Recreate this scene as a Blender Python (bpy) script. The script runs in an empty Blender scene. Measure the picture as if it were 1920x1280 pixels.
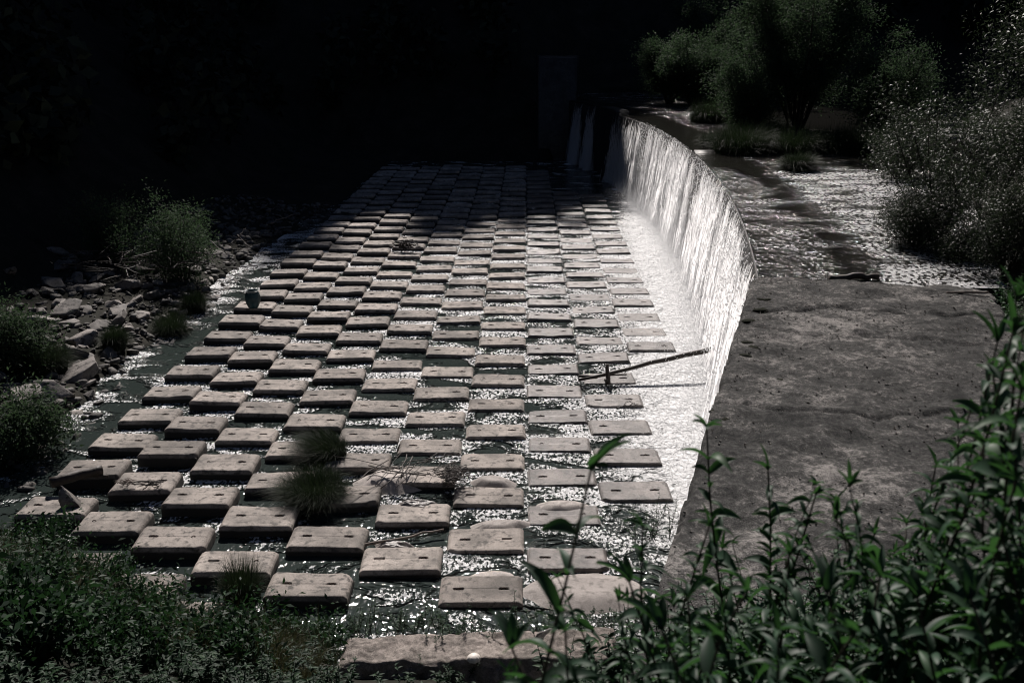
import bpy, bmesh, math, random
import numpy as np
from mathutils import Vector, Matrix

# ------------------------------------------------------------------ camera, sky, sun, exposure
SC = bpy.context.scene
COL = SC.collection
F_PX, CAM_H = 1867.0, 13.3
PITCH = math.atan(588 / F_PX)
YAW = math.atan(28 * math.cos(PITCH) / F_PX)
cam = bpy.data.cameras.new('camera')
camo = bpy.data.objects.new('camera', cam)
COL.objects.link(camo)
camo.location = (0, 0, CAM_H)
camo.rotation_euler = (math.pi / 2 - PITCH, 0, YAW)
cam.sensor_width = 36.0
cam.lens = 36.0 * F_PX / 1920
cam.clip_start, cam.clip_end = 0.05, 2000
cam.dof.use_dof = True
cam.dof.focus_distance = 38.0
cam.dof.aperture_fstop = 4.0
SC.camera = camo

SUN_EL, SUN_AZ = math.radians(42), math.radians(-6)
w = bpy.data.worlds.new('World')
SC.world = w
w.use_nodes = True
wn, wl = w.node_tree.nodes, w.node_tree.links
bg = wn['Background']
sky = wn.new('ShaderNodeTexSky')
sky.sky_type = 'NISHITA'
sky.sun_disc = False
sky.sun_elevation = SUN_EL
sky.sun_rotation = SUN_AZ
sky.air_density = 0.35
sky.dust_density = 0.2
wl.new(sky.outputs[0], bg.inputs[0])
bg.inputs[1].default_value = 0.05
sl = bpy.data.lights.new('sun', 'SUN')
sl.energy = 4.6
sl.angle = math.radians(0.5)
sl.color = (1.0, 0.925, 0.88)
so = bpy.data.objects.new('sun', sl)
COL.objects.link(so)
SUNV = Vector((math.sin(SUN_AZ) * math.cos(SUN_EL), math.cos(SUN_AZ) * math.cos(SUN_EL), math.sin(SUN_EL)))
so.rotation_euler = SUNV.to_track_quat('Z', 'Y').to_euler()
SC.view_settings.view_transform = 'Standard'
SC.view_settings.look = 'None'
SC.view_settings.exposure = 0.3
SC.view_settings.gamma = 1.0
SC.cycles.max_bounces = 8
SC.cycles.pixel_filter_type = 'BLACKMAN_HARRIS'
SC.cycles.filter_width = 1.1
SC.cycles.transparent_max_bounces = 12

# ------------------------------------------------------------------ helpers
_c, _s = math.cos(YAW), math.sin(YAW)
_RZ = np.array([[_c, -_s, 0], [_s, _c, 0], [0, 0, 1]])
FW = _RZ @ np.array([0, math.cos(PITCH), -math.sin(PITCH)])
RT = _RZ @ np.array([1.0, 0, 0])
UP = np.cross(RT, FW)


def at(x, y, z=0.0):
    """the point of the plane at height z seen at photo pixel x, y"""
    d = FW * F_PX + RT * (x - 960) - UP * (y - 640)
    return d * ((z - CAM_H) / d[2]) + np.array([0, 0, CAM_H])


def along(x, y, dist):
    d = FW * F_PX + RT * (x - 960) - UP * (y - 640)
    return d / np.linalg.norm(d) * dist + np.array([0, 0, CAM_H])


def sstep(a, b, x):
    t = np.clip((np.asarray(x, float) - a) / (b - a), 0, 1)
    return t * t * (3 - 2 * t)


_rt = np.random.RandomState(5).rand(256, 256)


def vnoise(x, y):
    x = np.asarray(x, float); y = np.asarray(y, float)
    xi = np.floor(x).astype(int); yi = np.floor(y).astype(int)
    u = x - xi; v = y - yi
    u = u * u * (3 - 2 * u); v = v * v * (3 - 2 * v)
    a = _rt[xi & 255, yi & 255]; b = _rt[(xi + 1) & 255, yi & 255]
    c = _rt[xi & 255, (yi + 1) & 255]; d = _rt[(xi + 1) & 255, (yi + 1) & 255]
    return (a * (1 - u) + b * u) * (1 - v) + (c * (1 - u) + d * u) * v - 0.5


def fbm(x, y, o=4):
    r, a, f = 0, 1.0, 1.0
    for i in range(o):
        r = r + a * vnoise(x * f + 17.3 * i, y * f - 9.1 * i)
        a *= 0.5; f *= 2.03
    return r


def make_mesh(name, V, F, uv=None, attrs=None, smooth=False):
    """V (n,3); F (m,k) array or list of such arrays; uv per vertex; attrs {name: per-vertex floats}"""
    V = np.asarray(V, np.float32)
    Fs = F if isinstance(F, list) else [F]
    Fs = [np.asarray(f, np.int32) for f in Fs if len(f)]
    loops = np.concatenate([f.ravel() for f in Fs])
    tot = np.concatenate([np.full(len(f), f.shape[1], np.int32) for f in Fs])
    start = np.concatenate([[0], np.cumsum(tot)[:-1]]).astype(np.int32)
    me = bpy.data.meshes.new(name)
    me.vertices.add(len(V)); me.vertices.foreach_set('co', V.ravel())
    me.loops.add(len(loops)); me.loops.foreach_set('vertex_index', loops)
    me.polygons.add(len(tot)); me.polygons.foreach_set('loop_start', start)
    me.polygons.foreach_set('loop_total', tot)
    if smooth:
        me.polygons.foreach_set('use_smooth', np.ones(len(tot), bool))
    me.update(calc_edges=True)
    if uv is not None:
        l = me.uv_layers.new(name='UVMap')
        l.data.foreach_set('uv', np.asarray(uv, np.float32)[loops].ravel())
    for k, a in (attrs or {}).items():
        at_ = me.attributes.new(k, 'FLOAT', 'POINT')
        at_.data.foreach_set('value', np.asarray(a, np.float32))
    return me


def link(name, me, mat=None, parent=None, loc=(0, 0, 0)):
    if mat is not None and not me.materials:
        me.materials.append(mat)
    o = bpy.data.objects.new(name, me)
    COL.objects.link(o)
    o.location = loc
    if parent is not None:
        o.parent = parent
    return o


def tag(o, label, cat, group=None, kind=None):
    o['label'] = label; o['category'] = cat
    if group: o['group'] = group
    if kind: o['kind'] = kind
    return o


def struct(o):
    o['kind'] = 'structure'
    return o


def empty(name, loc, label, cat, group=None):
    o = bpy.data.objects.new(name, None)
    COL.objects.link(o); o.location = loc; o.empty_display_size = 0.3
    return tag(o, label, cat, group)


class MB:
    """collects vertices and faces"""
    def __init__(s):
        s.V = []; s.Q = []; s.T = []; s.n = 0

    def add(s, V, Q=None, T=None):
        V = np.asarray(V, float)
        if Q is not None and len(Q): s.Q.append(np.asarray(Q) + s.n)
        if T is not None and len(T): s.T.append(np.asarray(T) + s.n)
        s.V.append(V); s.n += len(V)

    def mesh(s, name, smooth=False):
        F = []
        if s.Q: F.append(np.concatenate(s.Q))
        if s.T: F.append(np.concatenate(s.T))
        return make_mesh(name, np.concatenate(s.V), F, smooth=smooth)

    def build(s, name, mat, parent=None, smooth=False, loc=(0, 0, 0)):
        return link(name, s.mesh(name, smooth), mat, parent, loc)

    def tube(s, P, R, k=6, cap=True):
        P = np.asarray(P, float); n = len(P)
        R = np.broadcast_to(np.asarray(R, float), (n,))
        T = np.gradient(P, axis=0)
        T /= np.linalg.norm(T, axis=1)[:, None] + 1e-9
        a = np.array([0.31, 0.17, 0.93]) if abs(T[0][2]) < 0.9 else np.array([1.0, 0.2, 0])
        N = np.cross(T, a); N /= np.linalg.norm(N, axis=1)[:, None]
        B = np.cross(T, N)
        ang = np.arange(k) * 2 * np.pi / k
        ring = P[:, None] + R[:, None, None] * (np.cos(ang)[None, :, None] * N[:, None] + np.sin(ang)[None, :, None] * B[:, None])
        V = ring.reshape(-1, 3)
        i = np.arange(n - 1)[:, None] * k; j = np.arange(k)[None]
        j2 = (j + 1) % k
        Q = np.stack([i + j, i + j2, i + k + j2, i + k + j], -1).reshape(-1, 4)
        T3 = None
        if cap:
            V = np.concatenate([V, P[:1], P[-1:]])
            jj = np.arange(k); m = n * k
            T3 = np.concatenate([np.stack([np.full(k, m), (jj + 1) % k, jj], -1),
                                 np.stack([np.full(k, m + 1), (n - 1) * k + jj, (n - 1) * k + (jj + 1) % k], -1)])
        s.add(V, Q, T3)

    def quads(s, P, D, N, L, W):
        """pointed leaf rhombs: base P, direction D, normal N, length L, width W (arrays)"""
        P = np.asarray(P); D = D / (np.linalg.norm(D, axis=1)[:, None] + 1e-9)
        S = np.cross(D, N); S /= (np.linalg.norm(S, axis=1)[:, None] + 1e-9)
        N2 = np.cross(S, D)
        L = np.broadcast_to(L, (len(P),))[:, None]; W = np.broadcast_to(W, (len(P),))[:, None]
        m = P + D * L * 0.45
        V = np.stack([P, m + S * W * 0.5 + N2 * W * 0.12, P + D * L - N2 * L * 0.12, m - S * W * 0.5 + N2 * W * 0.12], 1).reshape(-1, 3)
        s.add(V, np.arange(len(V)).reshape(-1, 4))


def strips(mb, P, D, N, L, W, curl, m=5):
    """folded, curling leaves, many at once"""
    D = D / np.linalg.norm(D, axis=1)[:, None]; S = np.cross(D, N); S /= np.linalg.norm(S, axis=1)[:, None] + 1e-9; N = np.cross(S, D)
    L = L[:, None]; W = W[:, None]; curl = curl[:, None]
    V = []
    for t in np.linspace(0, 1, m):
        c = P + D * L * (t - 0.1 * curl * t * t) - N * curl * L * t * t * 0.6
        wv = W * 0.5 * (math.sin(math.pi * min(1, 0.08 + 0.92 * t) ** 0.75) if t < 1 else 0.03)
        V += [c - S * wv + N * wv * 0.3, c, c + S * wv + N * wv * 0.3]
    V = np.stack(V, 1)
    q = []
    for i in range(m - 1):
        a = 3 * i
        q += [(a, a + 1, a + 4, a + 3), (a + 1, a + 2, a + 5, a + 4)]
    mb.add(V.reshape(-1, 3), (np.arange(len(P))[:, None, None] * 3 * m + np.array(q)[None]).reshape(-1, 4))


def rnd_dirs(rs, n):
    v = rs.normal(size=(n, 3))
    return v / np.linalg.norm(v, axis=1)[:, None]


ONES = 'zeroth first second third fourth fifth sixth seventh eighth ninth tenth eleventh twelfth thirteenth fourteenth fifteenth sixteenth seventeenth eighteenth nineteenth'.split()
TENS = {20: ('twentieth', 'twenty'), 30: ('thirtieth', 'thirty'), 40: ('fortieth', 'forty'), 50: ('fiftieth', 'fifty')}


def ordn(n):
    if n < 20: return ONES[n]
    t = n // 10 * 10
    return TENS[t][0] if n == t else TENS[t][1] + '-' + ONES[n - t]


# ------------------------------------------------------------------ materials
def new_mat(name):
    m = bpy.data.materials.new(name); m.use_nodes = True
    nt = m.node_tree
    return m, nt, nt.nodes, nt.links, nt.nodes['Principled BSDF']


def tex_noise(nodes, links, vec, scale, detail=3, rough=0.55, dist=0.0):
    n = nodes.new('ShaderNodeTexNoise')
    n.inputs['Scale'].default_value = scale; n.inputs['Detail'].default_value = detail
    n.inputs['Roughness'].default_value = rough; n.inputs['Distortion'].default_value = dist
    if vec is not None: links.new(vec, n.inputs['Vector'])
    return n


def ramp(nodes, links, fac, stops):
    r = nodes.new('ShaderNodeValToRGB')
    while len(r.color_ramp.elements) > 1: r.color_ramp.elements.remove(r.color_ramp.elements[-1])
    for i, (p, c) in enumerate(stops):
        e = r.color_ramp.elements[0] if i == 0 else r.color_ramp.elements.new(p)
        e.position = p
        e.color = (c, c, c, 1) if isinstance(c, (int, float)) else (*c, 1)
    links.new(fac, r.inputs[0])
    return r


def mathn(nodes, links, op, a, b=None, c=None):
    n = nodes.new('ShaderNodeMath'); n.operation = op
    for i, v in enumerate((a, b, c)):
        if v is None: continue
        if isinstance(v, (int, float)): n.inputs[i].default_value = v
        else: links.new(v, n.inputs[i])
    return n.outputs[0]


def maprange(nodes, links, v, a, b, c=0.0, d=1.0, smooth=True):
    n = nodes.new('ShaderNodeMapRange')
    if smooth: n.interpolation_type = 'SMOOTHSTEP'
    links.new(v, n.inputs[0])
    for i, q in zip((1, 2, 3, 4), (a, b, c, d)):
        if isinstance(q, (int, float)): n.inputs[i].default_value = q
        else: links.new(q, n.inputs[i])
    return n.outputs[0]


def mapping(nodes, links, vec, scale=(1, 1, 1), rot=(0, 0, 0)):
    n = nodes.new('ShaderNodeMapping')
    links.new(vec, n.inputs[0]); n.inputs['Scale'].default_value = scale; n.inputs['Rotation'].default_value = rot
    return n.outputs[0]


def wpos(nodes):
    return nodes.new('ShaderNodeNewGeometry').outputs['Position']


def attr(nodes, name):
    a = nodes.new('ShaderNodeAttribute'); a.attribute_name = name
    return a.outputs['Fac']


def mixcol(nodes, links, fac, a, b):
    n = nodes.new('ShaderNodeMix'); n.data_type = 'RGBA'
    if isinstance(fac, (int, float)): n.inputs[0].default_value = fac
    else: links.new(fac, n.inputs[0])
    for i, v in ((6, a), (7, b)):
        if isinstance(v, tuple): n.inputs[i].default_value = (*v, 1)
        else: links.new(v, n.inputs[i])
    return n.outputs[2]


def bump(nodes, links, h, strength, dist, normal=None):
    b = nodes.new('ShaderNodeBump')
    if isinstance(strength, (int, float)): b.inputs['Strength'].default_value = strength
    else: links.new(strength, b.inputs['Strength'])
    b.inputs['Distance'].default_value = dist
    links.new(h, b.inputs['Height'])
    if normal is not None: links.new(normal, b.inputs['Normal'])
    return b.outputs[0]


def concrete(name, dark, light, stain, rough=0.85, wet=0.0, scale=1.0, grain=0.012, patch=0.9, flank_shade=None, weathered=False):
    m, nt, N, L, P = new_mat(name)
    pos = wpos(N)
    oi = N.new('ShaderNodeObjectInfo')
    big = tex_noise(N, L, pos, patch * scale, 5, 0.62)
    mid = tex_noise(N, L, pos, 5.0 * scale, 4, 0.6)
    fine = tex_noise(N, L, pos, 45.0 * scale, 2, 0.6)
    c1 = ramp(N, L, big.outputs[0], [(0.36, dark), (0.62, light)]).outputs[0]
    c2 = mixcol(N, L, maprange(N, L, mid.outputs[0], 0.50, 0.67), c1, stain)
    str_ = tex_noise(N, L, mapping(N, L, pos, (0.9, 3.5, 1), (0, 0, 0.1)), 2.2, 4, 0.65, 0.8)
    c2 = mixcol(N, L, maprange(N, L, str_.outputs[0], 0.53, 0.70, 0.0, 0.75), c2, dark)
    if weathered:   # dirt, lichen and worn aggregate at every scale
        n1 = tex_noise(N, L, pos, 0.35, 10, 0.72); n2 = tex_noise(N, L, pos, 1.3, 10, 0.78, 0.4); n3 = tex_noise(N, L, pos, 9, 8, 0.8)
        q = mathn(N, L, 'ADD', mathn(N, L, 'MULTIPLY', n1.outputs[0], 1.0), mathn(N, L, 'MULTIPLY', n2.outputs[0], 0.8))
        q = mathn(N, L, 'ADD', q, mathn(N, L, 'MULTIPLY', n3.outputs[0], 1.0))
        c2 = ramp(N, L, maprange(N, L, q, 1.05, 1.75, 0, 1, False), [(0.25, dark), (0.55, light), (0.80, stain)]).outputs[0]
    v = mathn(N, L, 'MULTIPLY_ADD', oi.outputs['Random'], 0.55, 0.66)
    v = mathn(N, L, 'MULTIPLY', v, maprange(N, L, fine.outputs[0], 0.3, 0.7, 0.72, 1.2))
    hsv = N.new('ShaderNodeHueSaturation'); L.new(c2, hsv.inputs['Color']); L.new(v, hsv.inputs['Value'])
    out = hsv.outputs[0]
    if flank_shade is not None:   # shade of the flanks put into the colour, below an uneven line
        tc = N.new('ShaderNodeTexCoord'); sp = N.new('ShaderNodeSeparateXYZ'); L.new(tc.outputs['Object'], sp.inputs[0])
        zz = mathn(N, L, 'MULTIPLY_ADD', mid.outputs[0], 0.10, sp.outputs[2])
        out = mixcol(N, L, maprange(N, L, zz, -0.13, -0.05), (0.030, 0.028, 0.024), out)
    L.new(out, P.inputs['Base Color'])
    P.inputs['Roughness'].default_value = rough
    P.inputs['Specular IOR Level'].default_value = 0.35 + wet
    b1 = bump(N, L, mid.outputs[0], 0.5, 0.02)
    b2 = bump(N, L, fine.outputs[0], 0.8, grain, b1)
    L.new(b2, P.inputs['Normal'])
    return m


M_BLOCK = concrete('block_concrete', (0.17, 0.154, 0.138), (0.40, 0.355, 0.318), (0.10, 0.092, 0.083), 0.8, flank_shade=1)
M_BLOCKW = concrete('wet_block_concrete', (0.085, 0.078, 0.072), (0.25, 0.222, 0.205), (0.065, 0.06, 0.055), 0.36, 0.2, 1.0, 0.03, flank_shade=1)
M_ABUT = concrete('mossy_concrete', (0.026, 0.027, 0.0265), (0.078, 0.077, 0.074), (0.29, 0.275, 0.26), 0.95, -0.2, 1.0, 0.05, 0.42, None, True)
M_LEDGE = concrete('ledge_concrete', (0.07, 0.063, 0.055), (0.19, 0.168, 0.15), (0.36, 0.315, 0.285), 0.9, 0, 1.2, 0.03, 0.9, None, True)
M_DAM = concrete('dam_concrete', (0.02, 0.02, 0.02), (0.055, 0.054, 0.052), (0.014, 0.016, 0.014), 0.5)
M_ROCK = concrete('river_rock', (0.08, 0.076, 0.07), (0.33, 0.30, 0.275), (0.05, 0.042, 0.038), 0.75, 0.05, 0.9, 0.02)
M_RUBBLE = concrete('broken_stone', (0.05, 0.047, 0.043), (0.21, 0.193, 0.176), (0.025, 0.024, 0.022), 0.7, 0.05, 1.2, 0.02)
M_SAND = concrete('pale_sand', (0.37, 0.34, 0.315), (0.50, 0.455, 0.425), (0.28, 0.255, 0.235), 0.8, 0, 1.0, 0.006)
M_SILT = concrete('wet_silt', (0.18, 0.165, 0.15), (0.34, 0.31, 0.29), (0.12, 0.112, 0.102), 0.35, 0.1, 1.3, 0.01)


def simple(name, col, rough=0.7, spec=0.3, noise=0.35, nscale=8.0, metal=0.0):
    m, nt, N, L, P = new_mat(name)
    n = tex_noise(N, L, wpos(N), nscale, 4, 0.6)
    d = tuple(x * (1 - noise) for x in col); l = tuple(x * (1 + noise) for x in col)
    L.new(ramp(N, L, n.outputs[0], [(0.35, d), (0.65, l)]).outputs[0], P.inputs['Base Color'])
    P.inputs['Roughness'].default_value = rough
    P.inputs['Specular IOR Level'].default_value = spec
    P.inputs['Metallic'].default_value = metal
    L.new(bump(N, L, n.outputs[0], 0.4, 0.02), P.inputs['Normal'])
    return m


M_WOOD = simple('wet_driftwood', (0.045, 0.036, 0.030), 0.6, 0.4, 0.4, 14)
M_PALEWOOD = simple('bleached_driftwood', (0.17, 0.14, 0.12), 0.7, 0.3, 0.4, 14)
M_BARK = simple('bark', (0.035, 0.030, 0.025), 0.9, 0.2, 0.5, 20)
M_RUST = simple('rusted_iron', (0.05, 0.03, 0.022), 0.7, 0.3, 0.4, 30)
M_DRUM = simple('blue_green_plastic', (0.018, 0.050, 0.058), 0.45, 0.4, 0.2, 5)
M_HANDLE = simple('pale_metal', (0.32, 0.32, 0.31), 0.4, 0.5, 0.2, 10)
M_SHELL = simple('white_plastic_dish', (0.75, 0.70, 0.64), 0.5, 0.4, 0.1, 12)
M_MOSS = simple('dark_moss', (0.014, 0.016, 0.010), 0.95, 0.1, 0.4, 25)


def leafmat(name, col, trans=(0.10, 0.17, 0.04), tfac=0.25, rough=0.4, spec=0.4, var=0.5):
    m, nt, N, L, P = new_mat(name)
    g = N.new('ShaderNodeNewGeometry')
    r = g.outputs['Random Per Island']
    c = ramp(N, L, r, [(0.0, tuple(x * (1 - var) for x in col)), (0.7, col), (1.0, (col[0] * 1.7, col[1] * 1.55, col[2] * 1.25))]).outputs[0]
    L.new(c, P.inputs['Base Color'])
    P.inputs['Roughness'].default_value = rough
    P.inputs['Specular IOR Level'].default_value = spec
    t = N.new('ShaderNodeBsdfTranslucent'); t.inputs[0].default_value = (*trans, 1)
    mx = N.new('ShaderNodeMixShader'); mx.inputs[0].default_value = tfac
    L.new(P.outputs[0], mx.inputs[1]); L.new(t.outputs[0], mx.inputs[2])
    L.new(mx.outputs[0], N['Material Output'].inputs[0])
    return m


M_WILLOW = leafmat('willow_leaf', (0.042, 0.066, 0.044), (0.055, 0.095, 0.045), 0.32, 0.75, 0.12)
M_GLOSSY = leafmat('glossy_leaf', (0.018, 0.027, 0.018), (0.04, 0.06, 0.03), 0.2, 0.5, 0.28)
M_WEED = leafmat('weed_leaf', (0.020, 0.045, 0.025), (0.03, 0.08, 0.025), 0.2, 0.55, 0.12)
M_NEARLEAF = leafmat('near_leaf', (0.034, 0.072, 0.045), (0.06, 0.17, 0.04), 0.25, 0.52, 0.22)
M_GRASS = leafmat('grass_blade', (0.022, 0.034, 0.020), (0.03, 0.05, 0.02), 0.15, 0.6, 0.15)
M_DRYGRASS = leafmat('dry_grass_blade', (0.066, 0.072, 0.042), (0.08, 0.08, 0.03), 0.15, 0.5, 0.3)
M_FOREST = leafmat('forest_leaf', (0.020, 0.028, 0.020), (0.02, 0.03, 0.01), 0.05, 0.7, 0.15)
M_STEM = simple('plant_stem', (0.030, 0.028, 0.018), 0.6, 0.3, 0.3, 30)


def terrain_mat():
    m, nt, N, L, P = new_mat('earth_and_scrub')
    pos = wpos(N)
    a = tex_noise(N, L, pos, 0.5, 5, 0.65); b = tex_noise(N, L, pos, 9, 4, 0.65)
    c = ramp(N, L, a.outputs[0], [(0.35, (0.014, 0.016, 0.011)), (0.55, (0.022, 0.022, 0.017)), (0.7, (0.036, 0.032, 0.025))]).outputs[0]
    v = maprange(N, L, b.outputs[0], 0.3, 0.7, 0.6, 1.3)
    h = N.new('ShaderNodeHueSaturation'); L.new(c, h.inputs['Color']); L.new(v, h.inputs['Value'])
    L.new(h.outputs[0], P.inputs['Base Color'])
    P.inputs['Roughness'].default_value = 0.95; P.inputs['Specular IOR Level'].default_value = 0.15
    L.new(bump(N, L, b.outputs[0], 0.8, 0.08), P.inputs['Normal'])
    return m


M_EARTH = terrain_mat()


def water_mat(name, base, wave_scale, stretch, amp, rough=0.12, white=0.0, kr=(0.62, 0.74), fsc=10.0, pc=1.8):
    """opaque silty water: per-vertex 'swell' sets how broken the surface is, 'foam' how white"""
    m, nt, N, L, P = new_mat(name)
    pos = wpos(N)
    foam_a = attr(N, 'foam'); swell = attr(N, 'swell')
    mp = mapping(N, L, pos, stretch)
    w1 = tex_noise(N, L, mp, wave_scale, 2, 0.5, 0.6)
    w2 = tex_noise(N, L, mp, wave_scale * 0.3, 2, 0.5, 0.4)
    ptch = tex_noise(N, L, mapping(N, L, pos, (0.6, 1.0, 1)), 0.8, 4, 0.6, 0.6)
    # broken and smooth patches of the current
    k = mathn(N, L, 'ADD', mathn(N, L, 'MULTIPLY_ADD', ptch.outputs[0], pc, 0.5 - 0.5 * pc), mathn(N, L, 'MULTIPLY', swell, 0.5))
    rough_patch = maprange(N, L, k, 0.56, 0.66, 0.13, 1.0)
    h = mathn(N, L, 'ADD', mathn(N, L, 'MULTIPLY', w1.outputs[0], 1.0), mathn(N, L, 'MULTIPLY', w2.outputs[0], 1.6))
    nrm = bump(N, L, mathn(N, L, 'MULTIPLY', h, rough_patch), 1.0, amp)
    # foam, and sun glitter put into the colour as white riffle flecks
    f1 = tex_noise(N, L, mapping(N, L, pos, (1.0, 1.6, 1), (0, 0, 0.5)), 3.2, 6, 0.72, 1.0)
    fl = tex_noise(N, L, mapping(N, L, pos, (1.0, 0.6, 1)), fsc, 2, 0.6)
    riffle_glitter = mathn(N, L, 'MULTIPLY', maprange(N, L, mathn(N, L, 'MULTIPLY_ADD', k, 0.45, fl.outputs[0]), 0.83, 0.91), maprange(N, L, k, kr[0], kr[1], 0.0, white))
    ff = mathn(N, L, 'MAXIMUM', maprange(N, L, mathn(N, L, 'ADD', f1.outputs[0], foam_a), 0.98, 1.22), riffle_glitter)
    col = mixcol(N, L, ff, base, (0.89, 0.90, 0.905))
    L.new(col, P.inputs['Base Color'])
    L.new(maprange(N, L, ff, 0, 1, rough, 0.55, False), P.inputs['Roughness'])
    P.inputs['IOR'].default_value = 1.33
    nb = bump(N, L, f1.outputs[0], mathn(N, L, 'MULTIPLY', ff, 0.8), 0.15, nrm)
    L.new(nb, P.inputs['Normal'])
    return m


M_WATER = water_mat('silty_river_water', (0.028, 0.037, 0.0345), 5.5, (1.15, 0.62, 1), 0.22, 0.08, 0.85)
M_POOL = water_mat('upper_pool_water', (0.015, 0.0145, 0.0125), 8.0, (0.85, 0.62, 1), 0.15, 0.09, 0.55, (0.64, 0.90), 7.5, 0.7)


def fall_mat(name, seed, thin, cover):
    m, nt, N, L, P = new_mat(name)
    uv = N.new('ShaderNodeUVMap').outputs[0]
    sep = N.new('ShaderNodeSeparateXYZ'); L.new(uv, sep.inputs[0])
    drop = sep.outputs[1]
    flow = attr(N, 'flow')

    def sh(sx, sy, det, rg, off):
        mp = N.new('ShaderNodeMapping'); L.new(uv, mp.inputs[0])
        mp.inputs['Scale'].default_value = (sx, sy, 1); mp.inputs['Location'].default_value = (seed + off, seed * 2, 0)
        return tex_noise(N, L, mp.outputs[0], 1.0, det, rg, 0.15).outputs[0]
    broad = sh(0.55, 0.06, 2, 0.5, 0)
    streak = sh(3.2, 0.035, 2, 0.6, 5)
    fine = sh(11.0, 0.16, 1, 0.6, 11)
    a = mathn(N, L, 'ADD', mathn(N, L, 'MULTIPLY', streak, 0.55), mathn(N, L, 'MULTIPLY', broad, 0.75))
    a = mathn(N, L, 'ADD', a, mathn(N, L, 'MULTIPLY', fine, 0.55))
    # sum is near 0.93; falling water breaks up and whitens on the way down
    thr = maprange(N, L, drop, 0.0, 3.6, thin, cover)
    thr = mathn(N, L, 'ADD', thr, mathn(N, L, 'MULTIPLY_ADD', flow, -0.6, 0.6))
    al = maprange(N, L, mathn(N, L, 'SUBTRACT', a, thr), -0.10, 0.14)
    P.inputs['Base Color'].default_value = (0.86, 0.865, 0.87, 1)
    P.inputs['Roughness'].default_value = 0.3
    P.inputs['Specular IOR Level'].default_value = 0.5
    bn = bump(N, L, mathn(N, L, 'ADD', streak, mathn(N, L, 'MULTIPLY', fine, 0.3)), 1.0, 0.22)
    L.new(bn, P.inputs['Normal'])
    t = N.new('ShaderNodeBsdfTranslucent'); t.inputs[0].default_value = (0.9, 0.88, 0.88, 1); L.new(bn, t.inputs['Normal'])
    mx = N.new('ShaderNodeMixShader'); mx.inputs[0].default_value = 0.75
    L.new(P.outputs[0], mx.inputs[1]); L.new(t.outputs[0], mx.inputs[2])
    tr = N.new('ShaderNodeBsdfTransparent')
    m2 = N.new('ShaderNodeMixShader')
    L.new(al, m2.inputs[0]); L.new(tr.outputs[0], m2.inputs[1]); L.new(mx.outputs[0], m2.inputs[2])
    L.new(m2.outputs[0], N['Material Output'].inputs[0])
    return m


M_FALL_A = fall_mat('falling_water', 3.0, 1.05, 0.90)
mm, nt_, N_, L_, P_ = new_mat('white_water')
P_.inputs['Base Color'].default_value = (0.945, 0.95, 0.955, 1); P_.inputs['Roughness'].default_value = 0.5; P_.inputs['Specular IOR Level'].default_value = 0.3
_t = N_.new('ShaderNodeBsdfTranslucent'); _t.inputs[0].default_value = (0.945, 0.95, 0.955, 1)
_m = N_.new('ShaderNodeMixShader'); _m.inputs[0].default_value = 0.8
L_.new(P_.outputs[0], _m.inputs[1]); L_.new(_t.outputs[0], _m.inputs[2]); L_.new(_m.outputs[0], N_['Material Output'].inputs[0])
M_STRANDS = mm
mm, nt_, N_, L_, P_ = new_mat('water_drops')
M_DROPS = M_STRANDS

# ------------------------------------------------------------------ the lie of the land
CRY = np.array([29.8, 33.66, 37.46, 42.16, 46.48, 54.17, 61.33, 68.19, 74.68, 82.96, 90.3, 97.68, 105.56])
CRX = np.array([7.02, 7.8, 8.37, 8.95, 9.28, 9.87, 10.15, 10.16, 9.92, 9.25, 8.16, 6.61, 4.82])
_cf = np.polyfit(CRY, CRX, 4)


def crest_x(y):
    return np.polyval(_cf, y)


LEFT = np.array([(10, -15.2), (20, -15.5), (30, -15.8), (37, -16.6), (44, -16.2), (52, -16.6), (60, -16.8), (68, -15.8), (77, -14.7), (104, -13.8)])
YS = np.array([(-120, -200), (-60, -60), (-31, 30), (-25, 48), (-19, 62), (-14, 66), (-11, 71.5), (-3, 71), (3, 72), (6, 78), (10, 82), (14, 95), (20, 107), (30, 104), (38, 84), (50, 50), (90, 10)], float)
TAN = math.tan(SUN_EL)


def ridge(X):
    xs = X - 120 * math.tan(SUN_AZ)
    ys = np.interp(xs, YS[:, 0], YS[:, 1])
    return np.clip((190 - ys) * TAN / math.cos(SUN_AZ), 40, 260) + 3.0 * fbm(X * 0.22, X * 0 + 3, 4)


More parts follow.
